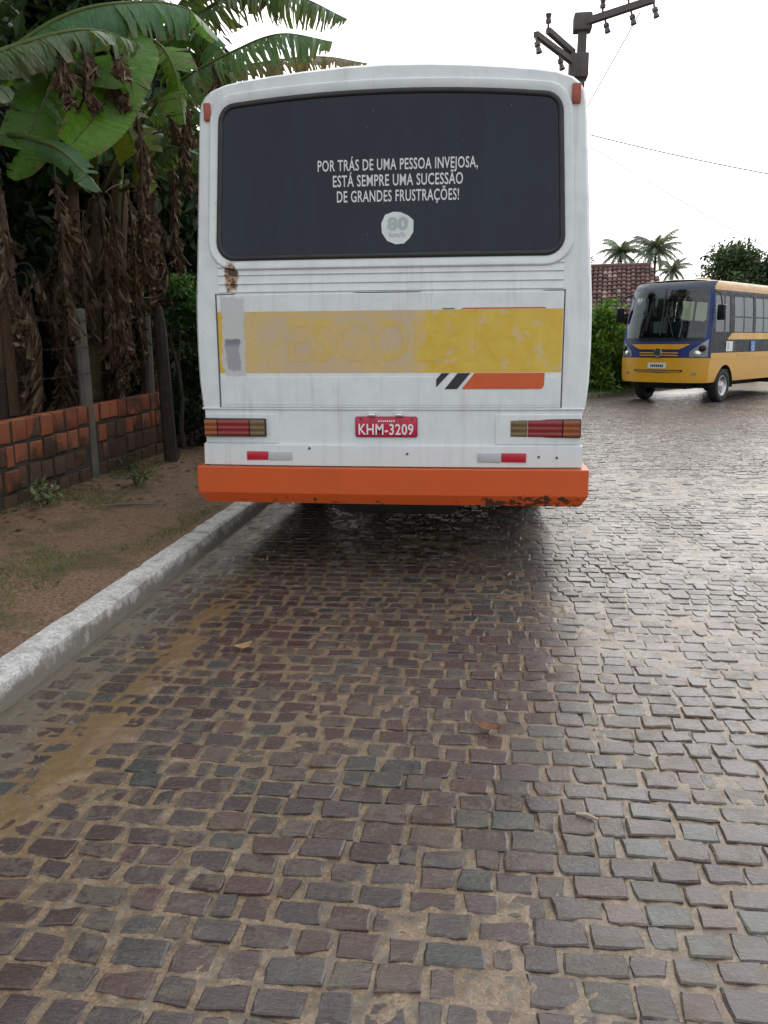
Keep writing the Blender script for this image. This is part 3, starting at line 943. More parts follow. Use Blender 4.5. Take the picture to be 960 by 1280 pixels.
for k, (a, b) in enumerate([(-.062, -.052), (-.046, -.037), (-.033, -.026), (-.022, -.012), (-.008, 0), (.004, .012), (.017, .026), (.031, .041)]):
    z0 = 1.012 + .001 * (k % 2)
    m.add([(a, -.0222, z0), (b, -.0222, z0), (b, -.0222, z0 + .009), (a, -.0222, z0 + .010)], [(0, 1, 2, 3)])
m.build('plate_caption', 'plate_white', pl)
for x in (-.10, .07):
    bevbox('plate_lamp', x - .022, x + .022, -.04, .0, 1.046, 1.066, .005, 'chrome', BUS)
for x, z in [(-.17, 1.03), (.15, 1.03), (-.1, .926), (.08, .926)]:
    bevbox('rivet', x - .005, x + .005, -.0235, -.019, z - .005, z + .005, .002, 'rubber', BUS)
# screws and knocks on the skirt
for x, z in [(.12, .815), (.93, .80), (1.04, .795), (-.5, .845)]:
    bevbox('screw', x - .006, x + .006, ry(x, 1) - .036, ry(x, 1) - .02, z - .006, z + .006, .002, 'rubber', BUS)
# exhaust and side windows, wheels
def side_x(z):
    for (za, xa), (zb, xb) in zip(SIDE, SIDE[1:]):
        if za <= z <= zb: return xa + (xb - xa) * (z - za) / (zb - za)
    return 1.2
def side_pane(s, y0, y1, z0, z1, off, mat, name, parent):
    m = MB(); rs = []
    for k in range(7):
        z = z0 + (z1 - z0) * k / 6
        rs.append([(s * (side_x(z) + off), y0 + (y1 - y0) * i / 2, z) for i in range(3)])
    m.rings(rs, False)
    return fixn(m.build(name, mat, parent, 60))
for s in (-1, 1):
    for i in range(6):
        if s == 1 and i == 5: continue
        y0 = .55 + i * 1.38
        fr_ = side_pane(s, y0, y0 + 1.3, 1.72, 2.56, .003, 'rubber', 'side_window', BUS)
        side_pane(s, y0 + .03, y0 + .64, 1.75, 2.53, .006, 'film', 'pane', fr_)
        side_pane(s, y0 + .66, y0 + 1.27, 1.75, 2.53, .006, 'film', 'pane', fr_)
    tr = side_pane(s, .12, 9.0, 1.06, 1.10, .006, 'seam', 'trim_strip', BUS)
side_pane(1, 7.55, 8.45, .62, 2.5, .004, 'rubber', 'door', BUS)

def wheel(parent, x, y_, r, wd, out, rimmat='rim'):
    """tyre and dished rim, axle along x; out = +1/-1 outer side"""
    m = MB(); n = 28; rs = []
    prof = [(.62 * r, wd * .42), (.72 * r, wd * .5), (.90 * r, wd * .5), (.975 * r, wd * .42), (r, wd * .30), (r, -wd * .30), (.975 * r, -wd * .42), (.9 * r, -wd * .5), (.62 * r, -wd * .42)]
    for pr, px in prof:
        rs.append([(x + px * out, y_ + pr * math.cos(a * 2 * math.pi / n), r + pr * math.sin(a * 2 * math.pi / n)) for a in range(n)])
    m.rings(rs)
    t = fixn(m.build('tyre', 'tyre', parent, 40))
    m = MB(); rs = []
    for pr, px in [(.63 * r, wd * .40), (.60 * r, wd * .44), (.55 * r, wd * .38), (.50 * r, wd * .18), (.34 * r, wd * .14), (.30 * r, wd * .26), (.20 * r, wd * .36), (.16 * r, wd * .46), (.02 * r, wd * .47)]:
        rs.append([(x + px * out, y_ + pr * math.cos(a * 2 * math.pi / n), r + pr * math.sin(a * 2 * math.pi / n)) for a in range(n)])
    m.rings(rs)
    rm = fixn(m.build('rim', rimmat, parent, 40))
    for k in range(8):
        a = k * math.pi / 4
        cy, cz = y_ + .25 * r * math.cos(a), r + .25 * r * math.sin(a)
        q_ = MB(); q_.tube([(x + wd * .26 * out, cy, cz), (x + wd * .38 * out, cy, cz)], .017, 6); q_.build('wheel_nut', 'chrome', rm)
        a += math.pi / 8
        cy, cz = y_ + .43 * r * math.cos(a), r + .43 * r * math.sin(a)
        q_ = MB(); q_.tube([(x + wd * .10 * out, cy, cz), (x + wd * .175 * out, cy, cz)], .038, 8); q_.build('hand_hole', 'rubber', rm)
for x, y_, o_ in [(-1.02, 2.75, -1), (1.02, 2.75, 1), (-1.04, 7.1, -1), (1.04, 7.1, 1)]:
    wh = bpy.data.objects.new('wheel', None); COL.objects.link(wh); wh.parent = BUS
    wheel(wh, x, y_, .48, .26, o_)
m = MB(); m.tube([(-1.0, 2.75, .48), (1.0, 2.75, .48)], .09, 10); m.build('axle', 'underside', BUS)

# ================================================================ YELLOW AND BLUE MINIBUS
HA = R(37.85)
b2r = (math.cos(HA), -math.sin(HA))
B2 = thing('minibus', 'yellow and navy school minibus facing us across the wet cobbles', 'bus', (5.365 - b2r[0] * 1.1 - .22, 20.216 - b2r[1] * 1.1 - .05, 0), -HA)
MAT['yellow'] = simple('minibus_yellow', (0.55, 0.285, 0.018), 0.3, var=0.05, scale=1.5)
MAT['navy'] = simple('minibus_navy', (0.014, 0.032, 0.15), 0.4, spec=0.3)
MAT['charcoal'] = simple('minibus_charcoal', (0.012, 0.015, 0.024), 0.5, spec=0.25)
MAT['tan'] = simple('minibus_roof_cream', (0.46, 0.25, 0.075), 0.45)
MAT['slate'] = simple('minibus_roof_front', (0.04, 0.05, 0.075), 0.5, spec=0.3)
MAT['blackgloss'] = simple('black_gloss', (0.008, 0.009, 0.012), 0.3, spec=0.3)
MAT['seat'] = simple('seat_fabric', (0.05, 0.07, 0.11), 0.8)
MAT['lamp'] = simple('headlight_glass', (0.20, 0.215, 0.23), 0.12, 0.3, var=0.5, scale=20)
MAT['grey'] = simple('interior_grey', (0.16, 0.165, 0.17), 0.7)
MAT['curtain'] = simple('curtain', (0.52, 0.56, 0.54), 0.9)
MAT['coral'] = simple('dashboard_cloth', (0.50, 0.20, 0.15), 0.8)
MAT['signblue'] = simple('sticker_blue', (0.03, 0.16, 0.55), 0.4)
W2 = [(.50, 1.06), (.62, 1.085), (1.0, 1.10), (1.45, 1.10), (1.9, 1.09), (2.3, 1.065), (2.6, 1.03), (2.74, .985), (2.84, .90), (2.89, .75), (2.92, .45), (2.93, .0)]
def w2(z):
    if z <= W2[0][0]: return W2[0][1]
    for (za, xa), (zb, xb) in zip(W2, W2[1:]):
        if za <= z <= zb: return xa + (xb - xa) * (z - za) / (zb - za)
    return 0.0
def rake(z): return max(0, z - 1.42) * .20 + max(0, z - 2.62) ** 2 * 3.2
def F2(u, z, off=0.0):
    """front surface: u -1..1 across"""
    x = u * w2(min(z, 2.72)); p = .34 * abs(u) ** 3.2
    nx_, ny_ = (1 if u > 0 else -1) * min(1, abs(u) ** 2.2 * .8), -1
    l = math.hypot(nx_, ny_)
    return (x + off * nx_ / l, p + rake(z) + off * ny_ / l, z)
def fpatch(name, u0, u1, z0, z1, off, mat, parent=B2, nu=24, nz=8, thick=.02, zt=None, sm=40):
    """z0/z1 may be functions of u"""
    g0 = z0 if callable(z0) else (lambda u: z0); g1 = z1 if callable(z1) else (lambda u: z1)
    m = MB(); rs = []
    for k in range(nz + 1):
        r_ = []
        for i in range(nu + 1):
            u = u0 + (u1 - u0) * i / nu
            z = g0(u) + (g1(u) - g0(u)) * k / nz
            r_.append(F2(u, z, off))
        rs.append(r_)
    m.rings(rs, False)
    if thick:
        nn = nu + 1
        back = []
        per = list(range(nn)) + [k * nn + nu for k in range(1, nz + 1)] + [nz * nn + i for i in range(nu - 1, -1, -1)] + [k * nn for k in range(nz - 1, 0, -1)]
        o = len(m.v)
        for k in per:
            v = m.v[k]; m.v.append((v[0] * .995, v[1] + thick, v[2]))
        n = len(per)
        m.f += [(per[k], o + k, o + (k + 1) % n, per[(k + 1) % n]) for k in range(n)]
    return fixn(m.build(name, mat, parent, sm))
def S2(s, y_, z, off=0.0): return (s * (w2(z) + off), y_, z)
LEN2 = 7.2
def yfront(z): return .34 + rake(z)
def spatch(name, s, y0, y1, z0, z1, off, mat, parent=B2, ny=10, nz=6, sm=40):
    h0 = z0 if callable(z0) else (lambda t: z0); h1 = z1 if callable(z1) else (lambda t: z1)
    m = MB(); rs = []
    for k in range(nz + 1):
        r_ = []
        for i in range(ny + 1):
            ya = y0 if y0 is not None else 0
            t = i / ny
            yt = (ya + (y1 - ya) * t)
            z = h0(yt) + (h1(yt) - h0(yt)) * k / nz
            if y0 is None:
                yt = yfront(z) - .002 + (y1 - yfront(z)) * t
            r_.append(S2(s, yt, z, off))
        rs.append(r_)
    m.rings(rs, False)
    return fixn(m.build(name, mat, parent, sm))
# front
fpatch('bumper', -1, 1, .50, 1.08, .03, 'yellow', nz=8)
fpatch('front_mask', -1, 1, 1.05, 1.50, .012, 'navy')
fpatch('windscreen_surround', -1, 1, 1.47, 1.66, .016, 'blackgloss', nz=3)
fpatch('accent', -.66, .66, lambda u: 1.28 + max(0, abs(u) - .46) * .55, lambda u: 1.40, .022, 'yellow', nz=2)
wscr = fpatch('windscreen', -.925, .925, 1.55, 2.66, .018, 'glass', nz=10, thick=0, sm=60)
for u0, u1 in ((-1, -.885), (.885, 1)):
    fpatch('windscreen_pillar', u0, u1, 1.45, 2.70, .016, 'navy', nu=6, nz=10)
fpatch('screen_divider', -.012, .012, 1.6, 2.68, .026, 'rubber', nu=2, nz=10)
fpatch('roof_cap', -1, 1, 2.64, 2.85, .014, 'slate', nz=8)
fpatch('grille', -.46, .46, 1.10, 1.25, .018, 'rubber', nz=3)
for z in (1.125, 1.185):
    fpatch('grille_bar', -.44, .44, z, z + .028, .032, 'tan', nz=1)
fpatch('air_intake', -.55, .55, lambda u: .73 + .04 * abs(u), .80, .036, 'rubber', nz=2)
fpatch('intake_bar', -.50, .50, .755, .775, .046, 'tan', nz=1)
b = MB(); c0 = Vector(F2(0, 1.2, .05))
b.rings([[(c0.x + r_ * math.cos(a * math.pi / 12), c0.y - d, c0.z + r_ * math.sin(a * math.pi / 12)) for a in range(24)] for r_, d in [(.105, -.02), (.105, .012), (.085, .016), (.08, .006), (.0, .006)]])
bd = fixn(b.build('badge', 'chrome', B2, 40))
m = MB()
for pts in ([(-.045, .062), (0, .0), (.045, .062)], [(-.066, .03), (-.033, -.06), (0, -.012), (.033, -.06), (.066, .03)]):
    m.tube([(c0.x + a, c0.y - .018, c0.z + b_) for a, b_ in pts], .009, 5)
m.build('emblem', 'blackgloss', bd)
np_ = fpatch('license_plate', -.22, .20, .83, .965, .038, 'curtain', nz=2, nu=8)
m = MB()
for k in range(7):
    a = -.17 + k * .048
    v = [F2((a + dx) / 1.1, z, .042) for dx, z in ((0, .865), (.03, .865), (.03, .925), (0, .925))]
    m.add(v, [(0, 1, 2, 3)])
m.build('plate_characters', 'charcoal', np_)
for s in (-1, 1):
    hl = fpatch('headlight', s * .66, s * .97, lambda u: 1.10 + 0 * u, lambda u: 1.22 + (abs(u) - .66) * .95, .026, 'lamp', nu=10, nz=6)
    for uu, zz, rr in ((.80, 1.18, .07), (.88, 1.30, .075)):
        c1 = Vector(F2(s * uu, zz, .03)); q_ = MB()
        q_.rings([[(c1.x + r_ * math.cos(a * math.pi / 8), c1.y - d + .45 * r_ * math.cos(a * math.pi / 8) * s, c1.z + r_ * math.sin(a * math.pi / 8)) for a in range(16)] for r_, d in [(rr, .0), (rr * .9, .025), (rr * .5, .035), (.001, .038)]])
        fixn(q_.build('reflector_bowl', 'chrome' if zz < 1.2 else 'blackgloss', hl, 60))
    q_ = fpatch('fog_lamp', s * .72, s * .80, .68, .74, .036, 'lamp', nu=2, nz=2)
# wipers
for u0, u1 in ((-.42, -.30), (.30, .10)):
    m = MB(); m.tube([F2(u0, 1.58, .03), F2((u0 + u1) / 2, 1.9, .06), F2(u1, 2.12, .05)], .010, 6); wp = m.build('wiper', 'rubber', B2)
    m = MB(); m.tube([F2(u1 - .04, 1.72, .035), F2(u1 + .01, 2.38, .035)], .014, 6); m.build('wiper_blade', 'rubber', wp)
# sides
ARCH = 1.30
def arch(yt, r=.50):
    d = yt - ARCH
    d2 = yt - 5.35
    for q_ in (d, d2):
        if abs(q_) < r: return max(.50, .40 + math.sqrt(r * r - q_ * q_))
    return .50
for s in (-1, 1):
    spatch('side_panel', s, .33, LEN2, arch, 1.06, .0, 'yellow', ny=110, nz=3)
    spatch('waist_panel', s, .34, LEN2, 1.06, 1.60, .0, 'charcoal', ny=10, nz=4)
    spatch('waist_stripe', s, .40, LEN2, 1.055, 1.19, .006, 'yellow', ny=10, nz=2)
    spatch('upper_stripe', s, 1.30, LEN2, lambda t: 1.50, lambda t: min(1.66, 1.50 + (t - 1.25) * .5), .006, 'yellow', ny=24, nz=2)
    spatch('window_band', s, None, LEN2, 1.595, 1.68, .001, 'charcoal')
    spatch('window_band', s, None, LEN2, 2.52, 2.66, .001, 'charcoal')
    spatch('roof_edge', s, None, LEN2, 2.65, 2.84, .004, 'tan')
    edges = [(.36, .50), (1.42, 1.70), (2.86, 3.02), (4.10, 4.26), (5.35, 5.51), (6.6, LEN2)]
    for k, (a, b_) in enumerate(edges):
        spatch('window_post', s, None if k == 0 else a, b_ + (.10 if k == 0 else 0), 1.67, 2.53, .001, 'charcoal', ny=3)
    for (a0, a1), (b0, b1) in zip(edges, edges[1:]):
        first = a1 == .50
        wn = spatch('side_window', s, None if first else a1, b0, 1.66, 2.54, -.006, 'sideglass', ny=4)
        ym = (a1 + b0) / 2
        if not first:
            spatch('window_bar', s, a1, b0, 2.02, 2.055, .0, 'rubber', wn, 2, 1)
            spatch('window_bar', s, ym - .015, ym + .015, 1.67, 2.53, .0, 'rubber', wn, 1, 6)
            if s > 0:
                m = MB(); rs = []
                for k in range(5):
                    z = 1.69 + .82 * k / 4
                    rs.append([(s * (w2(z) - .06 + .018 * math.sin(i * 1.9)), a1 + .05 + (b0 - a1 - .1) * .42 * i / 14, z) for i in range(15)])
                m.rings(rs, False); m.build('curtain', 'curtain', wn, 60)
        else:
            spatch('window_bar', s, ym + .12, ym + .20, 1.67, 2.53, -.002, 'rubber', wn, 1, 6)
    whs = []
    for yw in (ARCH, 5.35):
        wh = bpy.data.objects.new('wheel', None); COL.objects.link(wh); wh.parent = B2
        wheel(wh, s * .955, yw, .40, .24, s)
        m = MB(); rs = []
        for xx in (1.092, .62):
            rs.append([(s * xx, yw + .5 * math.cos(R(a)), .40 + .5 * math.sin(R(a))) for a in range(-6, 187, 12)])
        m.rings(rs, False); m.build('wheel_arch', 'underside', B2, 60)
    # mirror
    mr = bpy.data.objects.new('mirror', None); COL.objects.link(mr); mr.parent = B2
    m = MB(); m.tube([(s * 1.0, .62, 2.62), (s * 1.22, .45, 2.55), (s * 1.28, .42, 2.30)], .018, 6); m.build('mirror_arm', 'rubber', mr, 60)
    bevbox('mirror_housing', s * 1.28 - .10, s * 1.28 + .10, .36, .46, 1.94, 2.30, .04, 'blackgloss', mr)
# roof, back, floor, inside
m = MB(); rs = []
prof2 = [(.94, 2.79), (.90, 2.845), (.75, 2.89), (.45, 2.915), (0, 2.925), (-.45, 2.915), (-.75, 2.89), (-.90, 2.845), (-.94, 2.79)]
for k, (yy, dz) in enumerate([(.66, -.02), (.80, .0), (2, .01), (4, .01), (6, .01), (LEN2 - .2, 0), (LEN2, -.06)]):
    rs.append([(x, yy + (.10 if k < 2 else 0) * (1 - abs(x)) * -1, z + dz) for x, z in prof2])
m.rings(rs, False)
MAT['roofwhite'] = simple('minibus_roof_white', (0.46, 0.33, 0.18), 0.4)
fixn(m.build('roof', 'roofwhite', B2, 50))
m = MB(); m.tube([(.2, 1.7, 2.92), (.2, 1.7, 3.0)], [.22, .16], 14); m.build('roof_vent', 'roofwhite', B2, 40)
m = MB(); m.box(-1.05, 1.05, LEN2 - .04, LEN2, .5, 1.75); m.box(-1.05, -.7, LEN2 - .04, LEN2, 1.75, 2.75); m.box(.7, 1.05, LEN2 - .04, LEN2, 1.75, 2.75); m.box(-.7, .7, LEN2 - .04, LEN2, 2.5, 2.78)
m.build('rear_wall', 'grey', B2)
m = MB(); m.box(-1.04, 1.04, .36, LEN2 - .05, .55, .80); m.build('floor', 'underside', B2)
m = MB(); m.box(-.5, .5, .5, LEN2 - .3, .33, .55); m.build('chassis', 'underside', B2)
ds = bevbox('dashboard', -1.0, 1.0, .34, .72, 1.10, 1.56, .05, 'charcoal', B2)
bevbox('dashboard_cover', .22, .86, .36, .66, 1.565, 1.64, .02, 'coral', ds)
m = MB(); m.tube([(.5 + .2 * math.cos(a * math.pi / 8), .80 + .08 * math.sin(a * math.pi / 8), 1.62 + .18 * math.sin(a * math.pi / 8)) for a in range(17)], .016, 6, False); m.build('steering_wheel', 'rubber', B2, 60)
for yy in (1.25, 2.1, 3.0, 3.9, 4.8, 5.7):
    for xx in ((-.75, -.3, .3, .75) if yy > 1.3 else (.5,)):
        st_ = bevbox('seat', xx - .2, xx + .2, yy, yy + .42, 1.12, 1.28, .04, 'seat', B2)
        bevbox('backrest', xx - .2, xx + .2, yy + .42, yy + .52, 1.15, 1.98, .05, 'seat', st_)
# notices on the side and windscreen
def side_dec(name, y0, y1, z0, z1, mat, off=.012, parent=B2): return spatch(name, 1, y0, y1, z0, z1, off, mat, parent, 2, 2)
nt1 = side_dec('notice', 1.22, 1.62, 1.22, 1.46, 'sticker')
side_dec('notice_print', 1.30, 1.40, 1.26, 1.42, 'sticker_ink', .016, nt1)
side_dec('notice_print', 1.66, 1.72, 1.22, 1.46, 'grey', .012, nt1)
nt2 = side_dec('notice', 2.75, 3.02, 1.20, 1.46, 'signblue')
m = MB()
def sp(y_, z): return S2(1, y_, z, .018)
m.tube([sp(2.86 + .06 * math.cos(a * math.pi / 6), 1.29 + .055 * math.sin(a * math.pi / 6)) for a in range(4, 13)], .010, 5)
m.tube([sp(2.86, 1.40), sp(2.87, 1.32), sp(2.93, 1.32), sp(2.96, 1.25)], .011, 5)
m.build('notice_print', 'sticker', nt2)
side_dec('badge_strip', 1.95, 2.6, 1.105, 1.15, 'tan', .012)

# ================================================================ BRICK WALL AND FENCE
WX = -4.0
WALL = thing('brick_wall', 'low wall of stained orange hollow bricks along the dirt footpath', 'wall', (WX, 4.6, 0))
m = MB(); rs = []
def wtop(yy): return .84 + .012 * yy      # the wall climbs slightly (local y)
for k in range(13):
    yy = 5.72 * k / 12
    rs.append([(-.046, yy, 0), (.043, yy, 0), (.043, yy, wtop(yy) - .012), (-.046, yy, wtop(yy) - .012)])
m.rings(rs, True, True, True)
fixn(m.build('mortar', 'mortar', WALL))
cz = 0
for c in range(4):
    yy = (0.0, .12, .05, .16)[c] * 1.0
    while yy < 5.55:
        L = random.choice([.19, .19, .20, .21]) if random.random() < .8 else random.uniform(.09, .13)
        if abs(yy + L / 2 - 3.56) < .13 and c > 0:
            yy += .20; continue
        g = random.uniform(.014, .06)
        top = wtop(yy) - c * .205
        z1 = top - random.uniform(0, .016) * (c > 0); z0 = top - .187 + random.uniform(-.008, .020)
        y1 = min(5.72, yy + L)
        pr = random.uniform(.046, .068)
        m = MB()
        jx = lambda: random.uniform(-.009, .009)
        e = .006
        V = [(-.054, yy, z0), (-.054, y1, z0), (-.054, y1, z1), (-.054, yy, z1)]
        V += [(pr - e, yy + jx(), z0 + jx()), (pr - e, y1 + jx(), z0 + jx()), (pr - e, y1 + jx(), z1 + jx() * .5), (pr - e, yy + jx(), z1 + jx() * .5)]
        V += [(pr, yy + e * 1.5, z0 + e * 1.5), (pr, y1 - e * 1.5, z0 + e * 1.5), (pr, y1 - e * 1.5, z1 - e * 1.5), (pr, yy + e * 1.5, z1 - e * 1.5)]
        Fq = [(0, 1, 2, 3)] + [(k, (k + 1) % 4, 4 + (k + 1) % 4, 4 + k) for k in range(4)] + [(4 + k, 4 + (k + 1) % 4, 8 + (k + 1) % 4, 8 + k) for k in range(4)] + [(8, 9, 10, 11)]
        m.add(V, Fq, (random.random(), random.random(), 0))
        fixn(m.build('brick', 'brick', WALL, 30))
        yy += L + g
def post(name, label, x, y_, z0, z1, w_, d_, mat, lean=0.0, point=False):
    m = MB(); rs = []
    nseg = 8
    for k in range(nseg + 1):
        t = k / nseg; z = z0 + (z1 - z0) * t
        s_ = 1 - .12 * t; dx = lean * t
        if point and k == nseg: s_ *= .55
        r_ = []
        for a in range(8):
            aa = a * math.pi / 4 + math.pi / 8
            q_ = max(abs(math.cos(aa)), abs(math.sin(aa)))
            r_.append((x + dx + math.cos(aa) / q_ * w_ / 2 * s_ * (.97 + .06 * random.random()), y_ + math.sin(aa) / q_ * d_ / 2 * s_ * (.97 + .06 * random.random()), z + (random.uniform(-.01, .01) if k == nseg else 0)))
        rs.append(r_)
    m.rings(rs, True, False, True)
    return tag(fixn(m.build(name, mat, None, 40)), label, 'fence post', 'posts of the wire fence')
P1 = post('fence_post', 'pale concrete fence post set in the middle of the brick wall', -3.985, 8.16, .0, 1.84, .13, .12, 'concrete', -.02)
P2 = post('fence_post', 'concrete fence post at the far end of the brick wall, nearest the timber post', -4.06, 10.0, .0, 1.93, .12, .11, 'concrete', .01)
P3 = post('fence_post', 'grey concrete fence post among banana stems at the near end of the wall', -4.12, 6.05, .0, 1.86, .12, .12, 'concrete')
PW = post('timber_post', 'dark weathered timber post standing on the footpath at the wall end', -3.62, 9.45, .05, 1.92, .15, .14, 'wood', -.05, True)
PW['category'] = 'timber post'
def barbed(z, sag, lab):
    m = MB(); pts = []
    ends = [(-4.05, 4.2, z), (-4.06, 6.05, z), (-3.94, 8.16, z - .01), (-4.02, 10.0, z + .03), (-3.60, 9.52, z + .02)][:4]
    ends.append((-4.3, 13.0, z + .02))
    for a, b in zip(ends, ends[1:]):
        for k in range(10):
            t = k / 10
            pts.append((a[0] + (b[0] - a[0]) * t, a[1] + (b[1] - a[1]) * t, a[2] + (b[2] - a[2]) * t - sag * 4 * t * (1 - t)))
    pts.append(ends[-1])
    m.tube(pts, .0035, 5)
    for k in range(2, len(pts) - 1):
        p = Vector(pts[k])
        for q_ in range(2):
            d = Vector((random.uniform(-1, 1), .3, random.uniform(-1, 1))).normalized() * .022
            m.tube([p - d, p + d], .0022, 3)
    return tag(m.build('barbed_wire', 'rustwire'), lab, 'wire', 'strands of the wire fence')
barbed(1.22, .03, 'lowest strand of barbed wire above the brick wall')
barbed(1.48, .025, 'middle strand of barbed wire above the brick wall')
barbed(1.74, .02, 'top strand of barbed wire near the concrete post heads')

# ================================================================ FOLIAGE
def catmull(P, n):
    P = [Vector(p) for p in P]
    Q = [P[0] * 2 - P[1]] + P + [P[-1] * 2 - P[-2]]
    out = []
    for i in range(1, len(Q) - 2):
        for k in range(n):
            t = k / n
            a, b, c, d = Q[i - 1], Q[i], Q[i + 1], Q[i + 2]
            out.append(0.5 * ((2 * b) + (c - a) * t + (2 * a - 5 * b + 4 * c - d) * t * t + (3 * b - a - 3 * c + d) * t ** 3))
    out.append(P[-1])
    return out

def banana_leaf(parent, root, pts, width, nhint=(0, 0, 1), droop=30, tear=.35, dry=0.0, green=(.045, .12, .03), name='leaf', strips=30, mat='banana', edge=.2):
    """midrib through pts, petiole back to root, blade halves cut into ribbons where wind tore them"""
    rib = catmull(pts, 10)
    # arc-length resample
    L = [0.0]
    for a, b in zip(rib, rib[1:]): L.append(L[-1] + (b - a).length)
    def at(s):
        s = min(max(s, 0), L[-1])
        for i in range(len(L) - 1):
            if s <= L[i + 1]:
                t = (s - L[i]) / max(1e-6, L[i + 1] - L[i]); return rib[i].lerp(rib[i + 1], t)
        return rib[-1]
    m = MB(); tin = []
    nh = Vector(nhint).normalized()
    for side in (-1, 1):
        s = 0.0; torn_prev = True; dr = droop + random.uniform(-6, 6)
        while s < L[-1] - .01:
            ln = L[-1] / strips * random.uniform(.6, 1.5)
            s2 = min(L[-1], s + ln)
            torn = random.random() < tear
            if torn:
                dr = droop + random.uniform(-14, 48)
            gap = ln * random.uniform(.06, .22) if torn else 0
            loss = 1.0 if random.random() > tear * .35 else random.uniform(.45, .9)
            col_rows = []
            tp_ = random.uniform(.35, .85) if torn else 0.0
            for q_, ss in ((0, s), (1, s2 - gap * .5)):
                t = ss / L[-1]
                wprof = (min(1, (t + .02) * 5) ** .6) * (max(0.0, 1 - max(0, (t - .55) / .46) ** 2) ** .6)
                wd = width * max(.04, wprof) * loss
                p = at(ss); tg = (at(ss + .02) - at(ss - .02)).normalized()
                sd_ = tg.cross(nh)
                if sd_.length < .1: sd_ = tg.cross(Vector((1, .2, 0)))
                sd_.normalize(); nn = sd_.cross(tg).normalized()
                rowp = []
                for k in range(4):
                    f = k / 3
                    a = R(dr * (.45 + .75 * f))
                    base = p + (sd_ * side * math.cos(a) - nn * math.sin(a)) * wd * f
                    base += tg * ((1.9 if dry > .5 else .22) * wd * f * (1 if t < .9 else .4))
                    if torn or dry > .5: base += Vector((random.uniform(-1, 1), random.uniform(-1, 1), random.uniform(-1, 1))) * .014 * f * (1 + 3.5 * dry)
                    if q_: base = base.lerp(col_rows[0][k], tp_ * f * f)
                    rowp.append(base)
                col_rows.append(rowp)
            o = len(m.v)
            for rowp in col_rows:
                for k, b_ in enumerate(rowp):
                    m.v.append(tuple(b_))
                    e = max(0.0, (k / 3 - (1 - edge))) / max(edge, .01) if edge > 0 else 0
                    d_ = min(1.0, dry + (e * random.uniform(.3, 1.0) if torn or random.random() < .4 else 0))
                    g = [c * random.uniform(.88, 1.12) for c in green]
                    br = random.choice([(.12, .066, .038), (.07, .038, .024), (.15, .095, .06), (.05, .03, .02), (.25, .185, .13)])
                    m.t.append(tuple(g[i] * (1 - d_) + br[i] * d_ for i in range(3)) + ((s if b_ in col_rows[0] else s2) + .12 * k / 3,))
            m.f += [(o + k, o + k + 1, o + k + 5, o + k + 4) for k in range(3)]
            s = s2
    lf = m.build(name, mat, parent, 180)
    mm = MB()
    pet = []
    if root is not None:
        r0 = Vector(root); p0 = Vector(pts[0]); d = (Vector(pts[1]) - p0).normalized()
        c_ = p0 - d * (p0 - r0).length * .45
        for k in range(8):
            t = k / 8
            pet.append(r0 * (1 - t) ** 2 + c_ * 2 * t * (1 - t) + p0 * t * t)
    allp = pet + rib
    rad = [max(.003, (.028 if dry < .5 else .011) * (1 - k / len(allp)) ** 1.0) for k in range(len(allp))]
    mm.tube(allp, rad, 6, False)
    gcol = (.13, .17, .05) if dry < .5 else (.07, .045, .03)
    mm.t = [gcol] * len(mm.v)
    mm.build('midrib', mat, lf, 180)
    return lf

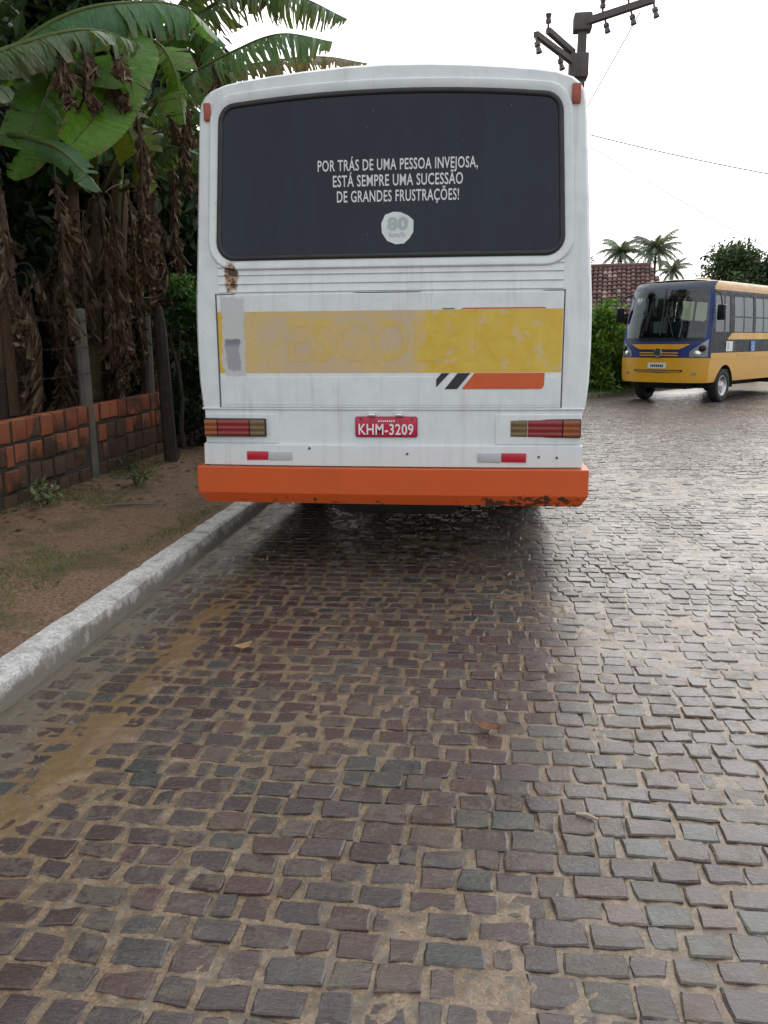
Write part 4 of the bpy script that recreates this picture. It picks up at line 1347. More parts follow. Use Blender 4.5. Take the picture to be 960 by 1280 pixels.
def banana_plant(loc, h, lean, label, ngreen, ndry, seed, grp='banana plants behind the brick wall', rad=.12, greens=None):
    random.seed(seed)
    pt = thing('banana_plant', label, 'banana plant', loc, 0, grp)
    x0, y0, z0 = loc
    m = MB(); path = []; rr = []
    for k in range(9):
        t = k / 8
        path.append((lean[0] * t * t, lean[1] * t * t, h * t)); rr.append(rad * (1.15 - .55 * t))
    m.tube(path, rr, 12); m.build('pseudostem', 'stem', pt, 60)
    top = Vector(path[-1])
    for k in range(3):                                   # loose leaf sheaths round the stem
        a = random.uniform(0, 6.28); m = MB(); rs = []
        for j in range(7):
            t = j / 6; i_ = int(2 + t * 6)
            c = Vector(path[i_]); r_ = rr[i_] * 1.12 + .02
            rs.append([(c.x + r_ * math.cos(a + q_ * .5), c.y + r_ * math.sin(a + q_ * .5), c.z) for q_ in (-1, -.4, .2, .8)])
        m.rings(rs, False); m.t = [(.10, .06, .035)] * len(m.v)
        m.build('sheath', 'dry', pt, 60)
    for k in range(ngreen):
        a = random.uniform(0, 6.28); d = Vector((math.cos(a), math.sin(a), 0)); L = random.uniform(1.3, 2.0); e = random.uniform(.3, 1.0)
        p0 = top + d * .25 + Vector((0, 0, .35 + .3 * e))
        pts = [p0, p0 + d * L * .35 + Vector((0, 0, .30 * e)), p0 + d * L * .7 + Vector((0, 0, .15 * e - .1)), p0 + d * L + Vector((0, 0, -.45 + .2 * e))]
        banana_leaf(pt, top, pts, random.uniform(.24, .32), (0, 0, 1), random.uniform(20, 45), random.uniform(.2, .55), 0, random.choice([(.035, .095, .028), (.05, .12, .03), (.06, .13, .025)]))
    for k in range(ndry):
        a = random.uniform(0, 6.28); d = Vector((math.cos(a), math.sin(a), 0)); L = random.uniform(.9, 1.9)
        zt = random.uniform(.55, 1.0) * h
        c = Vector(path[min(8, int(zt / h * 8))]); c.z = zt
        p0 = c + d * random.uniform(.14, .30) + Vector((0, 0, .05))
        o = random.uniform(.05, .25)
        pts = [p0, p0 + d * o + Vector((0, 0, -L * .3)), p0 + d * (o + .03) + Vector((random.uniform(-.08, .08), random.uniform(-.08, .08), -L * .65)), p0 + d * o * .8 + Vector((random.uniform(-.1, .1), random.uniform(-.1, .1), -L))]
        banana_leaf(pt, c, pts, random.uniform(.10, .20), d, random.uniform(40, 80), .8, random.uniform(.8, 1.0), (.10, .09, .03), 'dry_leaf', 40, 'dry', .5)
    return pt, top + Vector(loc)

PA, tA = banana_plant((-4.42, 7.35, .1), 3.0, (.10, -.05), 'banana plant nearest the camera whose long leaves cross the top left corner', 1, 5, 101)
PB, tB = banana_plant((-4.32, 8.95, .1), 2.9, (.30, -.10), 'banana plant behind the concrete post, thick with hanging brown leaves', 0, 15, 102)
PC, tC = banana_plant((-4.50, 9.95, .1), 3.3, (.25, .05), 'banana plant at the far wall end with torn leaves reaching over the bus roof', 0, 11, 103)
PD, tD = banana_plant((-5.05, 8.75, .1), 3.0, (-.12, .1), 'banana plant with bare greenish stem at the left edge', 3, 10, 104, rad=.10)
PE, tE = banana_plant((-5.15, 10.4, .1), 3.5, (.05, .1), 'tall banana plant deep behind the brick wall', 4, 9, 105)
PF, tF = banana_plant((-4.75, 11.7, .1), 3.4, (.15, .1), 'farthest banana plant, in shade beyond the timber post', 4, 9, 106)
random.seed(77)
def hero(plant, top, pts, *a, **k):
    o = plant.location
    banana_leaf(plant, None if top is None else Vector(top) - o, [Vector(p) - o for p in pts], *a, **k)
G1 = (.085, .19, .085); G2 = (.085, .20, .025); G3 = (.09, .17, .07)
hero(PA, tA, [(-3.88, 6.53, 3.53), (-3.3, 6.73, 3.96), (-2.86, 6.93, 4.13), (-2.46, 7.3, 4.21), (-2.20, 7.58, 4.0)], .30, (.15, -.3, 1), 32, .34, 0, G1, edge=.10, strips=40)
hero(PA, tA, [(-3.55, 5.96, 3.45), (-3.14, 6.26, 3.69), (-2.87, 6.49, 3.79), (-2.62, 6.74, 3.76)], .25, (0, -.35, 1), 34, .62, .05, (.13, .20, .10), edge=.6, strips=44)
hero(PA, tA, [(-2.82, 7.06, 4.05), (-2.79, 6.80, 3.72), (-2.93, 6.60, 3.28), (-3.25, 6.53, 2.92)], .25, (.35, -1, .25), 14, .14, 0, G2, edge=.03)
hero(PA, tA, [(-3.46, 7.1, 3.89), (-3.48, 6.9, 3.55), (-3.59, 6.72, 3.15), (-3.74, 6.64, 2.80)], .22, (.45, -1, .2), 14, .14, 0, (.06, .15, .02), edge=.04)
hero(PA, tA, [(-3.52, 6.51, 3.07), (-3.14, 6.25, 2.93), (-2.96, 6.23, 2.78), (-2.79, 6.19, 2.60)], .13, (.2, -.8, 1), 15, .12, 0, (.075, .16, .075), edge=.08)
hero(PB, tB, [(-3.43, 8.75, 3.73), (-2.98, 8.49, 3.98), (-2.35, 8.27, 4.17), (-1.86, 8.19, 4.28), (-1.38, 8.28, 4.22)], .33, (0, -.45, 1), 36, .75, 0, (.11, .19, .10), edge=.28, strips=60)  # green lightened: skylight on this leaf is put into its colour
hero(PC, tC, [(-3.2, 9.47, 4.86), (-2.52, 9.26, 5.06), (-1.92, 9.2, 4.97), (-1.40, 9.29, 4.76)], .32, (0, -.2, 1), 44, .8, 0, (.10, .16, .08), edge=.45, strips=56)  # also brightened in colour to look sky-lit
hero(PC, tC, [(-3.53, 9.14, 3.98), (-3.04, 9.0, 4.17), (-2.29, 8.91, 4.26), (-1.62, 8.85, 4.28), (-1.15, 8.92, 4.22)], .20, (0, -.2, 1), 40, .55, .25, (.20, .19, .12), edge=.5, strips=60)
hero(PC, tC, [(-3.5, 8.83, 3.25), (-3.19, 8.63, 3.42), (-3.0, 8.59, 3.41), (-2.62, 8.58, 3.25)], .20, (0, -.4, 1), 45, .35, 0, (.09, .15, .08), edge=.1)
hero(PC, tC, [(-3.32, 9.01, 4.48), (-2.94, 8.93, 4.62), (-2.65, 8.91, 4.42), (-2.47, 8.96, 4.0)], .28, (.3, -.6, .8), 30, .5, 0, (.05, .12, .02), edge=.2)
hero(PB, tB, [(-3.39, 8.12, 3.93), (-3.07, 8.03, 4.23), (-2.84, 8.01, 4.01), (-2.76, 8.04, 3.5)], .26, (.4, -.8, .6), 20, .35, 0, (.10, .19, .02), edge=.1)
hero(PB, tB, [(-3.75, 8.4, 3.6), (-3.5, 8.2, 3.7), (-3.3, 8.1, 3.4), (-3.2, 8.1, 2.9)], .26, (.2, -1, .4), 20, .4, 0, (.12, .15, .015), edge=.2)
hero(PC, tC, [(-3.6, 9.6, 4.7), (-3.1, 9.5, 5.2), (-2.6, 9.4, 5.25), (-2.1, 9.4, 5.0)], .34, (0, -.3, 1), 48, .85, .1, (.06, .11, .03), edge=.4)
for (a, b_, c_) in [((-3.95, 8.7, 3.1), .25, 1.7), ((-3.75, 8.55, 2.9), .2, 1.5), ((-3.6, 8.9, 3.35), .2, 1.3), ((-4.0, 9.6, 3.1), .2, 1.8), ((-3.85, 7.6, 3.0), .2, 1.5), ((-3.35, 8.5, 3.55), .16, 1.25), ((-3.2, 8.8, 3.5), .14, 1.3), ((-3.3, 9.2, 4.5), .2, .9), ((-3.0, 9.3, 4.75), .2, .8), ((-2.98, 6.45, 3.68), .12, .42), ((-2.80, 6.58, 3.72), .14, .40), ((-3.12, 6.35, 3.62), .10, .35), ((-2.55, 8.30, 4.08), .12, .4), ((-2.95, 8.5, 3.9), .14, .9), ((-3.05, 7.6, 3.5), .14, 1.1), ((-2.75, 8.35, 3.5), .12, .9)]:
    a = Vector(a)
    hero(PB, tB if c_ > 1.2 else None, [a, a + Vector((.05, -.05, -c_ * .3)), a + Vector((.02, -.03, -c_ * .65)), a + Vector((.06, 0, -c_))], b_ * .75, (.2, -1, 0), 55, .85, .95, (.1, .08, .03), 'dry_leaf', 44, 'dry', .5)

def leaf_cloud(centers, radii, n, size, cols, seed, flat=.35, elong=2.2):
    """n leaf blades (folded kites) scattered round clump centres"""
    g = np.random.default_rng(seed)
    C = np.array(centers, float); Rd = np.array(radii, float)
    if Rd.ndim == 1: Rd = np.repeat(Rd[:, None], 3, 1)
    wts = (Rd.prod(1)) ** (2 / 3); idx = g.choice(len(C), n, p=wts / wts.sum())
    d = g.normal(size=(n, 3)); d /= np.linalg.norm(d, axis=1)[:, None]
    r = g.random(n) ** .45
    P = C[idx] + d * Rd[idx] * r[:, None] * (1 + .18 * g.normal(size=(n, 1)))
    ax = d * .6 + g.normal(size=(n, 3)) * .7 + np.array([0, 0, -flat]); ax /= np.linalg.norm(ax, axis=1)[:, None]
    up_ = g.normal(size=(n, 3)) * .6 + np.array([0, 0, 1.]); sd_ = np.cross(ax, up_); sd_ /= (np.linalg.norm(sd_, axis=1)[:, None] + 1e-6)
    nn = np.cross(sd_, ax)
    s = size * (.6 + .8 * g.random((n, 1)))
    wd = s / elong
    V = np.stack([P, P + ax * s * .45 + sd_ * wd * .5 + nn * wd * .12, P + ax * s, P + ax * s * .45 - sd_ * wd * .5 + nn * wd * .12], 1).reshape(-1, 3)
    i = np.arange(n) * 4
    F = np.concatenate([np.stack([i, i + 1, i + 2], 1), np.stack([i, i + 2, i + 3], 1)])
    cols = np.array(cols, float)
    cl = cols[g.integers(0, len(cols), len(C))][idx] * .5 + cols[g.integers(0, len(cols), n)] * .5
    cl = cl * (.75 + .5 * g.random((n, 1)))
    T = np.repeat(cl, 4, 0)
    return V, F, T
def cloud_obj(name, data, mat, parent=None):
    V, F, T = data
    me = bpy.data.meshes.new(name)
    me.from_pydata(V.tolist(), [], F.tolist())
    a = me.color_attributes.new('tint', 'FLOAT_COLOR', 'POINT')
    arr = np.ones((len(V), 4), np.float32); arr[:, :3] = T
    a.data.foreach_set('color', arr.ravel())
    return link(name, me, mat, parent, None)

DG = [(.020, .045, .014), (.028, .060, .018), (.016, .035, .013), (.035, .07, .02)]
def tree(name, label, loc, H, spread, crown0, nclump, nleaf, leaf, cols, seed, group=None, trunk_r=.16, cat='tree', rl=.36):
    g = random.Random(seed)
    t = thing(name, label, cat, loc, 0, group)
    m = MB(); limbs = []
    tp = [(g.uniform(-.05, .05) * k, g.uniform(-.05, .05) * k, (crown0 + .35 * (H - crown0)) * k / 5) for k in range(6)]
    m.tube(tp, [trunk_r * (1.15 - .13 * k) for k in range(6)], 9)
    cs, rs_ = [], []
    for k in range(nclump):
        a = g.uniform(0, 6.28); u = g.random() ** .5; z = g.uniform(0, 1)
        prof = math.sin(math.pi * (.12 + .80 * z)) ** .7
        c = (spread * u * prof * math.cos(a), spread * u * prof * math.sin(a), crown0 + (H - crown0) * z)
        cs.append(c); q_ = spread * g.uniform(rl * .7, rl * 1.15); rs_.append((q_, q_, q_ * .75))
        if k % 2 == 0:
            s0 = Vector(tp[g.randint(2, 5)]); e = Vector(c); mid = s0.lerp(e, .5) + Vector((0, 0, .15 * spread * .4))
            m.tube([s0, mid, e], [trunk_r * .45, trunk_r * .28, trunk_r * .08], 6)
    m.build('trunk', 'bark', t, 60)
    cloud_obj('crown', leaf_cloud(cs, rs_, nleaf, leaf, cols, seed), 'leaf', t)
    return t

# trees closing off the plot behind the bananas
tg = 'dark trees behind the banana plants'
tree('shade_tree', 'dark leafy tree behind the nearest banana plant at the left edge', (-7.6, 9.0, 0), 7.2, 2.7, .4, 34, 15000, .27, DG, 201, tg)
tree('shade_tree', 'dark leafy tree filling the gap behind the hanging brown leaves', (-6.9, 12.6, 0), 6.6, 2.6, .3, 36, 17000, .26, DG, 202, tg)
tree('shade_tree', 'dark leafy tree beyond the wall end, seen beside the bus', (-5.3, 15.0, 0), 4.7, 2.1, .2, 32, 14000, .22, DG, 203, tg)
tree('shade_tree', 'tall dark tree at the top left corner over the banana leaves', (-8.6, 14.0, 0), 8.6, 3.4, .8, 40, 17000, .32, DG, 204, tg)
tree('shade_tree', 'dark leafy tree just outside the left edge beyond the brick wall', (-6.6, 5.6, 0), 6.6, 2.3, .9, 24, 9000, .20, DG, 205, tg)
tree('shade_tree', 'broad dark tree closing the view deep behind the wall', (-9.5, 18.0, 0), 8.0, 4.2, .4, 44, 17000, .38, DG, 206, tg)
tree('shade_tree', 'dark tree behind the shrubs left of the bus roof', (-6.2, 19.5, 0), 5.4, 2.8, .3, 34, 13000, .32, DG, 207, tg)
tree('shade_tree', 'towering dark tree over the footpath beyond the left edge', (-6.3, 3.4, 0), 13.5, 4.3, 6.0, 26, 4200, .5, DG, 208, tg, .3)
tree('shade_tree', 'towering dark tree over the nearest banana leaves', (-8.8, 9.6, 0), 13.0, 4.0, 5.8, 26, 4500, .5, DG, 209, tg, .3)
# hedge and fern-like shrub by the wall end
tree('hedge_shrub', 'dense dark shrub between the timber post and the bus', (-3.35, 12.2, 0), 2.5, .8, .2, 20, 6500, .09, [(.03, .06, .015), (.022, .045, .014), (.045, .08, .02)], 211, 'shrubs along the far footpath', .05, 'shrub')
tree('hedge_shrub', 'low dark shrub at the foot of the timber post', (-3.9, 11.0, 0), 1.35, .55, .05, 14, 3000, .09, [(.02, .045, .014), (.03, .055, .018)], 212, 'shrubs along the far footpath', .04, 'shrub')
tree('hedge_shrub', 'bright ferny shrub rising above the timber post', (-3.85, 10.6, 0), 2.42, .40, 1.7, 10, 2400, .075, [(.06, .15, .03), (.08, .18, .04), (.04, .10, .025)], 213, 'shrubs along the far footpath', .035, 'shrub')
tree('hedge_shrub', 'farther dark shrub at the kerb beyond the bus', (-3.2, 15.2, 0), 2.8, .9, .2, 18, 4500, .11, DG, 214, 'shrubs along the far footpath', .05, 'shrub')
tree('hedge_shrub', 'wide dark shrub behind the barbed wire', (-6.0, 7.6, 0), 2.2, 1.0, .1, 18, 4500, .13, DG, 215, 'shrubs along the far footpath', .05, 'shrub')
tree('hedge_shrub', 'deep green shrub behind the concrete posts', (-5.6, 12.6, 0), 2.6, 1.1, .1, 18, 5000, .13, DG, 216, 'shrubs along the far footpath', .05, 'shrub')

for k, (x, y_, h_) in enumerate([(-22, -52, 8.5), (-14, -55, 7.2), (-7.5, -58, 8.0), (1, -60, 6.0), (8, -57, 7.0), (17, -52, 8.0)]):
    tree('street_tree', ['broad tree far behind the viewer, mirrored at the lower left of the bus window', 'second tree far behind the viewer', 'third tree far down the street behind the viewer', 'smallest tree far down the street behind the viewer', 'fifth tree far behind the viewer', 'tree farthest right behind the viewer'][k], (x, y_, 0), h_, 3.4, 1.6, 14, 1500, .6, DG, 601 + k, 'trees down the street behind the viewer', .25)
# small plants and grass on the footpath
def weed(loc, n, s, cols, label, seed, grp):
    g = np.random.default_rng(seed); m = MB()
    o = thing('weed', label, 'weed', loc, 0, grp)
    cs = [(g.normal() * s * .5, g.normal() * s * .5, s * (.3 + .5 * g.random())) for _ in range(8)]
    for c in cs: m.tube([(0, 0, -.02), (c[0] * .5, c[1] * .5, c[2] * .6), c], [.006, .004, .002], 4)
    m.build('stem', 'bark', o)
    cloud_obj('leaves', leaf_cloud(cs, [s * .35] * 8, n, s * .32, cols, seed), 'leaf', o)
weed((-3.72, 6.72, .15), 110, .20, [(.16, .20, .09), (.22, .25, .15), (.10, .16, .06)], 'pale small weed at the foot of the brick wall', 301, 'weeds by the wall')
weed((-3.35, 7.75, .14), 90, .14, [(.06, .10, .03), (.09, .13, .05)], 'low green weed on the dirt footpath below the wall', 302, 'weeds by the wall')
weed((-3.78, 8.6, .14), 80, .16, [(.05, .08, .03), (.07, .10, .04)], 'dark weed against the middle of the brick wall', 303, 'weeds by the wall')
g = np.random.default_rng(5)
n = 9000
gx = g.uniform(-3.9, -2.2, n * 3); gy = g.uniform(2.8, 12, n * 3)
den = fbm(gx / .55, gy / .8, 131, 3) + .10 * ((gx < -2.9) & (gy < 7.5)); keep = den > .57
gx, gy = gx[keep][:n], gy[keep][:n]; k = len(gx)
gz = path_z(gx, gy) - .004
h = .018 + .05 * g.random(k); a = g.random(k) * 6.28; ln_ = g.normal(size=(k, 2)) * .6
wv = np.stack([np.cos(a), np.sin(a), np.zeros(k)], 1) * .003
P = np.stack([gx, gy, gz], 1); T3 = P + np.stack([ln_[:, 0] * h, ln_[:, 1] * h, h], 1)
V = np.stack([P - wv, P + wv, T3], 1).reshape(-1, 3); i = np.arange(k) * 3
cl = np.array([(.09, .14, .035), (.14, .17, .06), (.20, .18, .09)])[g.integers(0, 3, k)]
o = cloud_obj('grass', (V, np.stack([i, i + 1, i + 2], 1), np.repeat(cl, 3, 0)), 'leaf'); o['kind'] = 'stuff'
tag(o, 'sparse short grass on the dirt footpath', 'grass')
m = MB()
for k in range(420):
    x = -3.92 + abs(random.gauss(0, .55)); y_ = random.uniform(3.5, 11.5)
    if x > -2.2: continue
    z = float(path_z(np.array([x]), np.array([y_]))[0]) + .006; s_ = random.uniform(.015, .05); a = random.uniform(0, 6.28)
    c_, d_ = math.cos(a), math.sin(a); ww = s_ * random.uniform(.25, .5)
    m.add([(x - c_ * s_, y_ - d_ * s_, z), (x + d_ * ww, y_ - c_ * ww, z + random.uniform(0, .012)), (x + c_ * s_, y_ + d_ * s_, z + .004), (x - d_ * ww, y_ + c_ * ww, z + random.uniform(0, .012))], [(0, 1, 2), (0, 2, 3)],
          random.choice([(.10, .06, .035), (.06, .035, .022), (.17, .12, .075), (.13, .06, .03)]))
tag(m.build('leaf_litter', 'dry'), 'dead brown leaf litter strewn below the brick wall', 'leaf litter', None, 'stuff')
# loose pebbles and litter on the footpath and road
m = MB()
for k in range(420):
    if k < 260: x, y_, z = random.uniform(-3.9, -2.15), random.uniform(3, 11.5), .12
    else: x, y_, z = random.uniform(-1.93, -1.45), random.uniform(2.2, 7), .004
    s_ = random.uniform(.004, .016)
    if k < 260: z = float(path_z(np.array([x]), np.array([y_]))[0])
    pts = [(x + s_ * random.uniform(.6, 1.2) * math.cos(q * 1.26), y_ + s_ * random.uniform(.6, 1.2) * math.sin(q * 1.26), z - .003) for q in range(5)]
    m.add(pts + [(x, y_, z + s_ * .6)], [(q, (q + 1) % 5, 5) for q in range(5)])
o = m.build('pebbles', 'concrete', None, 30); tag(o, 'small loose pebbles scattered along the footpath and gutter', 'pebbles', None, 'stuff')
def flake(name, label, loc, rz, L, wd, col, curl, cat='leaf'):
    m = MB(); rs = []
    for k in range(7):
        t = k / 6; ww = wd * math.sin(math.pi * min(1, max(.05, t * .93 + .04))) ** .8
        zc = curl * (t - .4) ** 2 + .008
        rs.append([(L * (t - .5), -ww, zc + .008), (L * (t - .5), 0, zc), (L * (t - .5), ww, zc + .01)])
    m.rings(rs, False); m.t = [col] * len(m.v)
    o = m.build(name, 'dry', None, 60); o.location = loc; o.rotation_euler.z = rz
    return tag(o, label, cat)
flake('fallen_leaf', 'small tan fallen leaf on dark cobbles near the mud streak', (-1.14, 3.80, .008), .5, .085, .030, (.40, .24, .10), .05)
flake('fallen_leaf', 'reddish brown fallen leaf lying in the middle of the cobbles', (.06, 3.03, .008), -.6, .11, .026, (.20, .09, .05), .05)
m = MB(); m.tube([(-.035, 0, .008), (0, .004, .012), (.035, -.002, .008)], [.005, .007, .004], 6)
o = m.build('twig', 'palewood', None, 60); o.location = (.365, 2.45, .006); o.rotation_euler.z = -.35; tag(o, 'pale chip of wood lying on the cobbles at right', 'twig')
m = MB(); m.tube([(-.2, 0, .01), (0, .01, .015), (.2, -.01, .01)], [.010, .012, .007], 6)
o = m.build('stick', 'concrete', None, 60); o.location = (-2.98, 6.75, .125); o.rotation_euler.z = .25; tag(o, 'pale stick lying on the dirt footpath', 'stick')

# ================================================================ FAR SIDE: HOUSE, POLE, TREES
HS = thing('house', 'low house with weathered clay tile roof behind the minibus', 'house', (3.4, 26.0, 0), R(-8))
MAT['plaster'] = simple('house_plaster', (0.16, 0.10, 0.085), 0.9, var=0.3, scale=3, bump=.3)
m = MB(); m.box(-2.6, 1.58, .35, 4.2, 0, 2.35); m.build('wall', 'plaster', HS)
for s, nm in ((-2.62, 'gable'), (1.55, 'gable')):
    m = MB(); m.add([(s, .35, 2.34), (s, 4.2, 2.34), (s, 2.25, 3.55), (s + .03, .35, 2.34), (s + .03, 4.2, 2.34), (s + .03, 2.25, 3.55)], [(0, 1, 2), (3, 5, 4), (0, 2, 5, 3), (1, 4, 5, 2)])
    m.build(nm, 'plaster', HS)
bevbox('door', .2, 1.1, .315, .36, 0.02, 2.0, .01, 'wood', HS)
wn = bevbox('window', -1.4, -.4, .315, .36, .95, 1.9, .01, 'wood', HS)
bevbox('pane', -1.33, -.93, .305, .318, 1.02, 1.83, .004, 'film', wn); bevbox('pane', -.87, -.47, .305, .318, 1.02, 1.83, .004, 'film', wn)
def tile_mat():
    q = N('clay_roof_tile'); t = q.sep(q.attr('tint')['Vector'])
    c = q.mix(q.ramp(t[0], 0, 1), (.085, .042, .036), (.15, .078, .065)); c = q.mix(q.ramp(t[1], .86, .94), c, (.26, .19, .17)); c = q.mix(q.ramp(t[2], .80, .95), c, (.045, .028, .024))
    q.set(col=c, rough=.85, normal=q.bump(q.noise(q.obj(), 30, 5), .4, .01)); return q.m
MAT['tile'] = tile_mat()
tiles = MB()
for face in (0, 1):
    e = Vector((0, -.25 if face == 0 else 4.75, 2.22)); r_ = Vector((0, 2.25, 3.78)); sl = (r_ - e); Ls = sl.length; sl.normalize()
    nrm = Vector((0, -sl.z, sl.y)) if face == 0 else Vector((0, sl.z, -sl.y))
    x = -2.9
    while x < 2.15:
        s_ = random.uniform(-.12, 0)
        x += random.uniform(-.012, .012)
        while s_ < Ls - .05:
            if x > 1.62 + .62 * (1 - max(0, s_) / Ls): break
            tint = (random.random(), random.random(), random.random())
            L = .30; ww = .066
            rs = []
            for tt in (0, 1):
                p = e + sl * min(Ls, max(-.05, s_ + L * tt)) + nrm * (.045 - .035 * tt + random.uniform(-.006, .006)); r0 = ww * (1.08 - .2 * tt)
                rs.append([(x + r0 * math.cos(a * math.pi / 4) + random.uniform(-.006, .006), p.y + nrm.y * r0 * .75 * math.sin(a * math.pi / 4), p.z + nrm.z * r0 * .75 * math.sin(a * math.pi / 4)) for a in range(5)])
            o = len(tiles.v)
            for r2 in rs: tiles.v.extend(r2); tiles.t.extend([tint] * 5)
            tiles.f += [(o + q, o + q + 1, o + q + 6, o + q + 5) for q in range(4)]
            tiles.f.append((o, o + 1, o + 2, o + 3, o + 4))
            s_ += .25
        x += .142
rf = MB()
for y0, z0, y1, z1 in ((-.25, 2.20, 2.25, 3.76), (4.75, 2.20, 2.25, 3.76)):
    rf.add([(-2.98, y0, z0), (2.2, y0, z0), (1.6, y1, z1), (-2.98, y1, z1), (-2.98, y0, z0 - .07), (2.2, y0, z0 - .07), (1.6, y1, z1 - .07), (-2.98, y1, z1 - .07)],
           [(0, 1, 2, 3), (7, 6, 5, 4), (0, 4, 5, 1), (1, 5, 6, 2), (3, 2, 6, 7), (0, 3, 7, 4)])
rfo = fixn(rf.build('roof', 'wood', HS))
to = tiles.build('roof_tiles', 'tile', rfo, 60); to['kind'] = 'stuff'
m = MB(); m.tube([(-2.95, 2.25, 3.80), (1.64, 2.25, 3.80)], .10, 8); m.t = [(.4, .2, .2)] * len(m.v); m.build('ridge_tile', 'tile', rfo, 60)

# utility pole
UP = thing('utility_pole', 'dark concrete utility pole with crossarms rising behind the bus roof', 'utility pole', (2.50, 24.86, 0))
def sq(name, a, b, w0, w1, mat, parent):
    a, b = Vector(a), Vector(b); d = (b - a).normalized(); u_ = d.cross(Vector((0, 0, 1)) if abs(d.z) < .9 else Vector((0, 1, 0))).normalized(); v_ = d.cross(u_)
    m = MB(); m.rings([[p + (u_ * i + v_ * j) * ww * .5 for i, j in ((-1, -1), (1, -1), (1, 1), (-1, 1))] for p, ww in ((a, w0), (b, w1))], True, True, True)
    return fixn(m.build(name, mat, parent))
sq('shaft', (0, 0, 0), (.13, 0, 10.0), .30, .22, 'pole', UP)
bevbox('bracket', -.20, .30, -.26, .26, 8.45, 9.05, .03, 'pole', UP)
bevbox('pole_head', -.12, .36, -.22, .22, 9.62, 10.05, .04, 'pole', UP)
def insulator(p, hang, parent, L=.30):
    p = Vector(p); d = Vector((.25, -.1, -1)).normalized() if hang else Vector((0, 0, 1))
    m = MB(); m.tube([p, p + d * L * .3, p + d * L * .32, p + d * L * .55, p + d * L * .57, p + d * L * .95, p + d * L], [.03, .03, .075, .08, .05, .085, .03], 8)
    m.build('insulator', 'insul', parent, 40)
A1, E1 = Vector((.10, -.02, 9.83)), Vector((1.70, -1.40, 9.83))
arm = sq('crossarm', A1, E1, .17, .15, 'pole', UP)
for t in (.30, .66, .96):
    insulator(A1.lerp(E1, t) + Vector((0, 0, .09)), False, arm, .34); insulator(A1.lerp(E1, t + .04) - Vector((0, 0, .09)), True, arm, .36)
A2, E2 = Vector((-.06, -.02, 8.85)), Vector((-1.23, -2.12, 8.93))
arm = sq('crossarm', A2, E2, .14, .13, 'pole', UP)
insulator(E2 - Vector((0, 0, .06)), True, arm, .42); insulator(A2.lerp(E2, .42) - Vector((0, 0, .06)), True, arm, .42)
A3, E3 = Vector((-.10, .0, 9.12)), Vector((-.88, -1.39, 9.24))
arm = sq('crossarm', A3, E3, .14, .13, 'pole', UP)
insulator(E3 + Vector((0, 0, .06)), False, arm, .34)
def cable(a, b, sag, lab, r_=.015):
    a, b = Vector(a), Vector(b)
    m = MB(); m.tube([a.lerp(b, k / 16) - Vector((0, 0, sag * 4 * (k / 16) * (1 - k / 16))) for k in range(17)], r_, 5)
    tag(m.build('power_cable', 'wire', None, 60), lab, 'cable', 'overhead power cables')
cable((3.95, 23.9, 9.70), (1.2, 34.0, 5.6), .1, 'thin service cable dropping from the crossarm behind the bus')
cable((2.9, 24.7, 7.0), (14.5, 23.0, 4.4), .25, 'long sagging cable running right from the utility pole', .015)
cable((2.85, 24.7, 6.75), (11.5, 27.0, 2.7), .15, 'lower faint cable running right from the utility pole', .011)

# far trees and palms
FG = [(.035, .07, .022), (.05, .09, .03), (.025, .05, .018), (.06, .10, .03)]
tree('far_tree', 'round dark green tree standing behind the minibus roof', (11.9, 38.6, 0), 5.0, 2.8, 1.0, 44, 26000, .22, [(.022, .045, .016), (.032, .06, .02), (.045, .08, .025)], 401, 'trees on the far side', .22)
tree('far_tree', 'leafy tree behind the house roof beside the bus edge', (4.6, 41, 0), 5.2, 1.8, 1.6, 16, 5000, .20, FG, 402, 'trees on the far side', .15)
tree('far_tree', 'dark treetop further right behind the minibus', (17.5, 42.0, 0), 5.6, 3.0, 1.3, 24, 9000, .22, FG, 403, 'trees on the far side', .2)
tree('far_tree', 'thin scrubby treetop just right of the bus edge', (4.0, 38, 0), 6.3, .55, 3.6, 6, 700, .20, FG, 404, 'trees on the far side', .08, rl=.6)
tree('garden_bush', 'bright green leafy bush between the bus and the minibus', (3.42, 24.0, 0), 2.35, .95, .2, 26, 7000, .15, [(.12, .25, .025), (.18, .33, .045), (.07, .15, .02)], 411, 'bushes before the house', .05, 'bush')
tree('garden_bush', 'lower dark bush behind the front corner of the minibus', (4.5, 25.2, 0), 1.5, .8, .1, 16, 3500, .14, [(.04, .09, .02), (.06, .12, .025)], 412, 'bushes before the house', .05, 'bush')
tree('garden_bush', 'leafy bush partly hidden behind the bus edge', (2.3, 23.7, 0), 1.9, .8, .1, 16, 3500, .14, [(.07, .15, .02), (.09, .18, .03)], 413, 'bushes before the house', .05, 'bush')
g = np.random.default_rng(8)
n = 2600; gx = g.uniform(1.6, 4.6, n); gy = 22.0 + g.random(n) * 3.0 + np.clip(gx - 2.9, 0, 9) * 1.25
h = .06 + .16 * g.random(n); P = np.stack([gx, gy, np.full(n, .08)], 1); ln_ = g.normal(size=(n, 2)) * .4; a = g.random(n) * 6.28
wv = np.stack([np.cos(a), np.sin(a), np.zeros(n)], 1) * .008
V = np.stack([P - wv, P + wv, P + np.stack([ln_[:, 0] * h, ln_[:, 1] * h, h], 1)], 1).reshape(-1, 3); i = np.arange(n) * 3
o = cloud_obj('grass', (V, np.stack([i, i + 1, i + 2], 1), np.repeat(np.array([(.07, .14, .03), (.10, .18, .04)])[g.integers(0, 2, n)], 3, 0)), 'leaf')
tag(o, 'green grass on the verge under the garden bushes', 'grass', None, 'stuff')

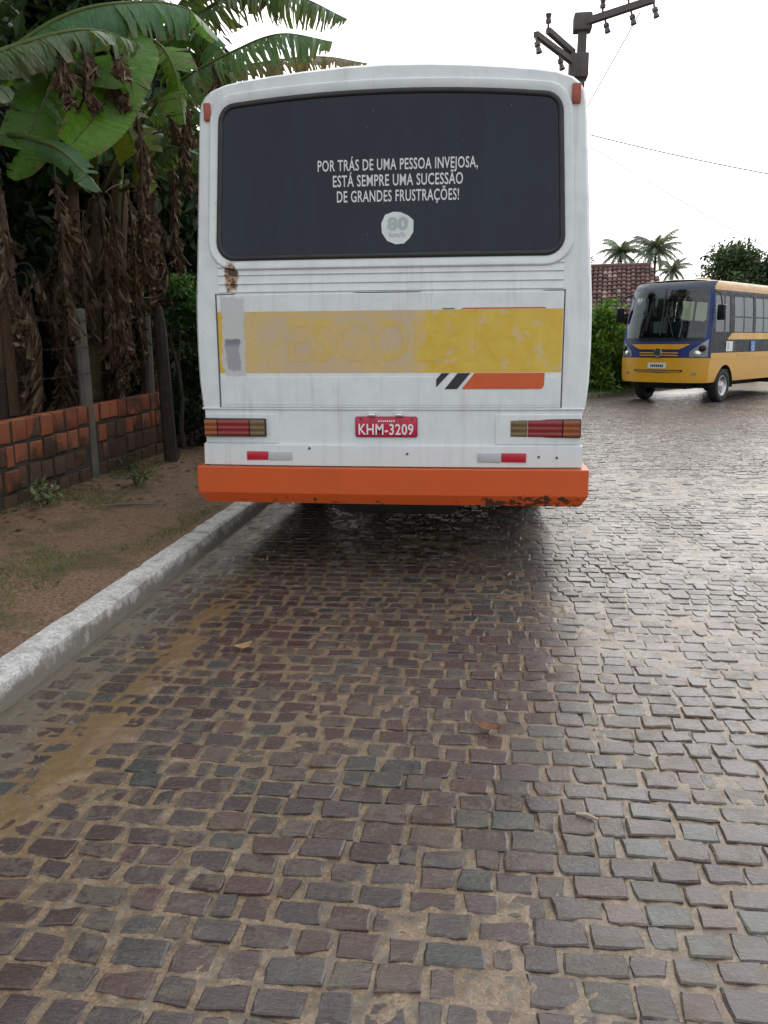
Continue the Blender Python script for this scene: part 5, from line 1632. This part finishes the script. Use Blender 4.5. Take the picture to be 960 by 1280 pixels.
def palm(loc, H, L, nf, seed, label, lean=(0, 0)):
    g = random.Random(seed)
    t = thing('coconut_palm', label, 'palm', loc, 0, 'palms beyond the house')
    path = [(lean[0] * (k / 7) ** 2, lean[1] * (k / 7) ** 2, H * k / 7) for k in range(8)]
    m = MB(); m.tube(path, [.20 - .012 * k for k in range(8)], 8); m.build('trunk', 'bark', t, 60)
    top = Vector(path[-1])
    for f in range(nf):
        a = f * 2.399 + g.uniform(-.2, .2); el = R(75 - 105 * (f / nf) + g.uniform(-8, 8)); d = Vector((math.cos(a), math.sin(a), 0))
        LL = L * g.uniform(.8, 1.12); bend = g.uniform(5, 10); pts = []; p = top.copy(); e = el
        for k in range(11):
            pts.append(p.copy()); p = p + (d * math.cos(e) + Vector((0, 0, math.sin(e)))) * LL / 10; e -= R(bend)
        m = MB(); m.tube(pts, [.035 * (1 - k / 12) for k in range(11)], 4, False)
        for k in range(1, 40):
            tt = k / 40 * 10; i_ = min(9, int(tt)); b_ = pts[i_].lerp(pts[i_ + 1], tt - i_)
            tg_ = (pts[i_ + 1] - pts[i_]).normalized(); sd_ = tg_.cross(Vector((0, 0, 1)))
            if sd_.length < .1: sd_ = Vector((1, 0, 0))
            sd_.normalize(); ll = LL * .30 * math.sin(math.pi * min(.97, k / 40 * .85 + .14)) ** .7
            for s in (-1, 1):
                tip = b_ + (sd_ * s * .6 + tg_ * .5 + Vector((g.uniform(-.15, .15), g.uniform(-.15, .15), -.55))).normalized() * ll
                o = len(m.v); wv_ = tg_ * .05
                m.v += [tuple(b_ - wv_), tuple(b_ + wv_), tuple(tip)]; m.f.append((o, o + 1, o + 2))
        c = g.choice([(.14, .18, .13), (.16, .20, .15), (.12, .155, .12)]); m.t = [c] * len(m.v)  # fronds paled to grey-green, distance haze put into the leaf colour
        m.build('frond', 'leaf', t)
palm((13.9, 88, 0), 10.0, 2.8, 24, 501, 'left coconut palm rising behind the house roof')
palm((17.6, 90, 0), 10.4, 3.1, 28, 502, 'taller middle coconut palm between the house and the minibus')
palm((20.0, 93, 0), 8.6, 2.4, 18, 503, 'lower right coconut palm above the minibus roof')
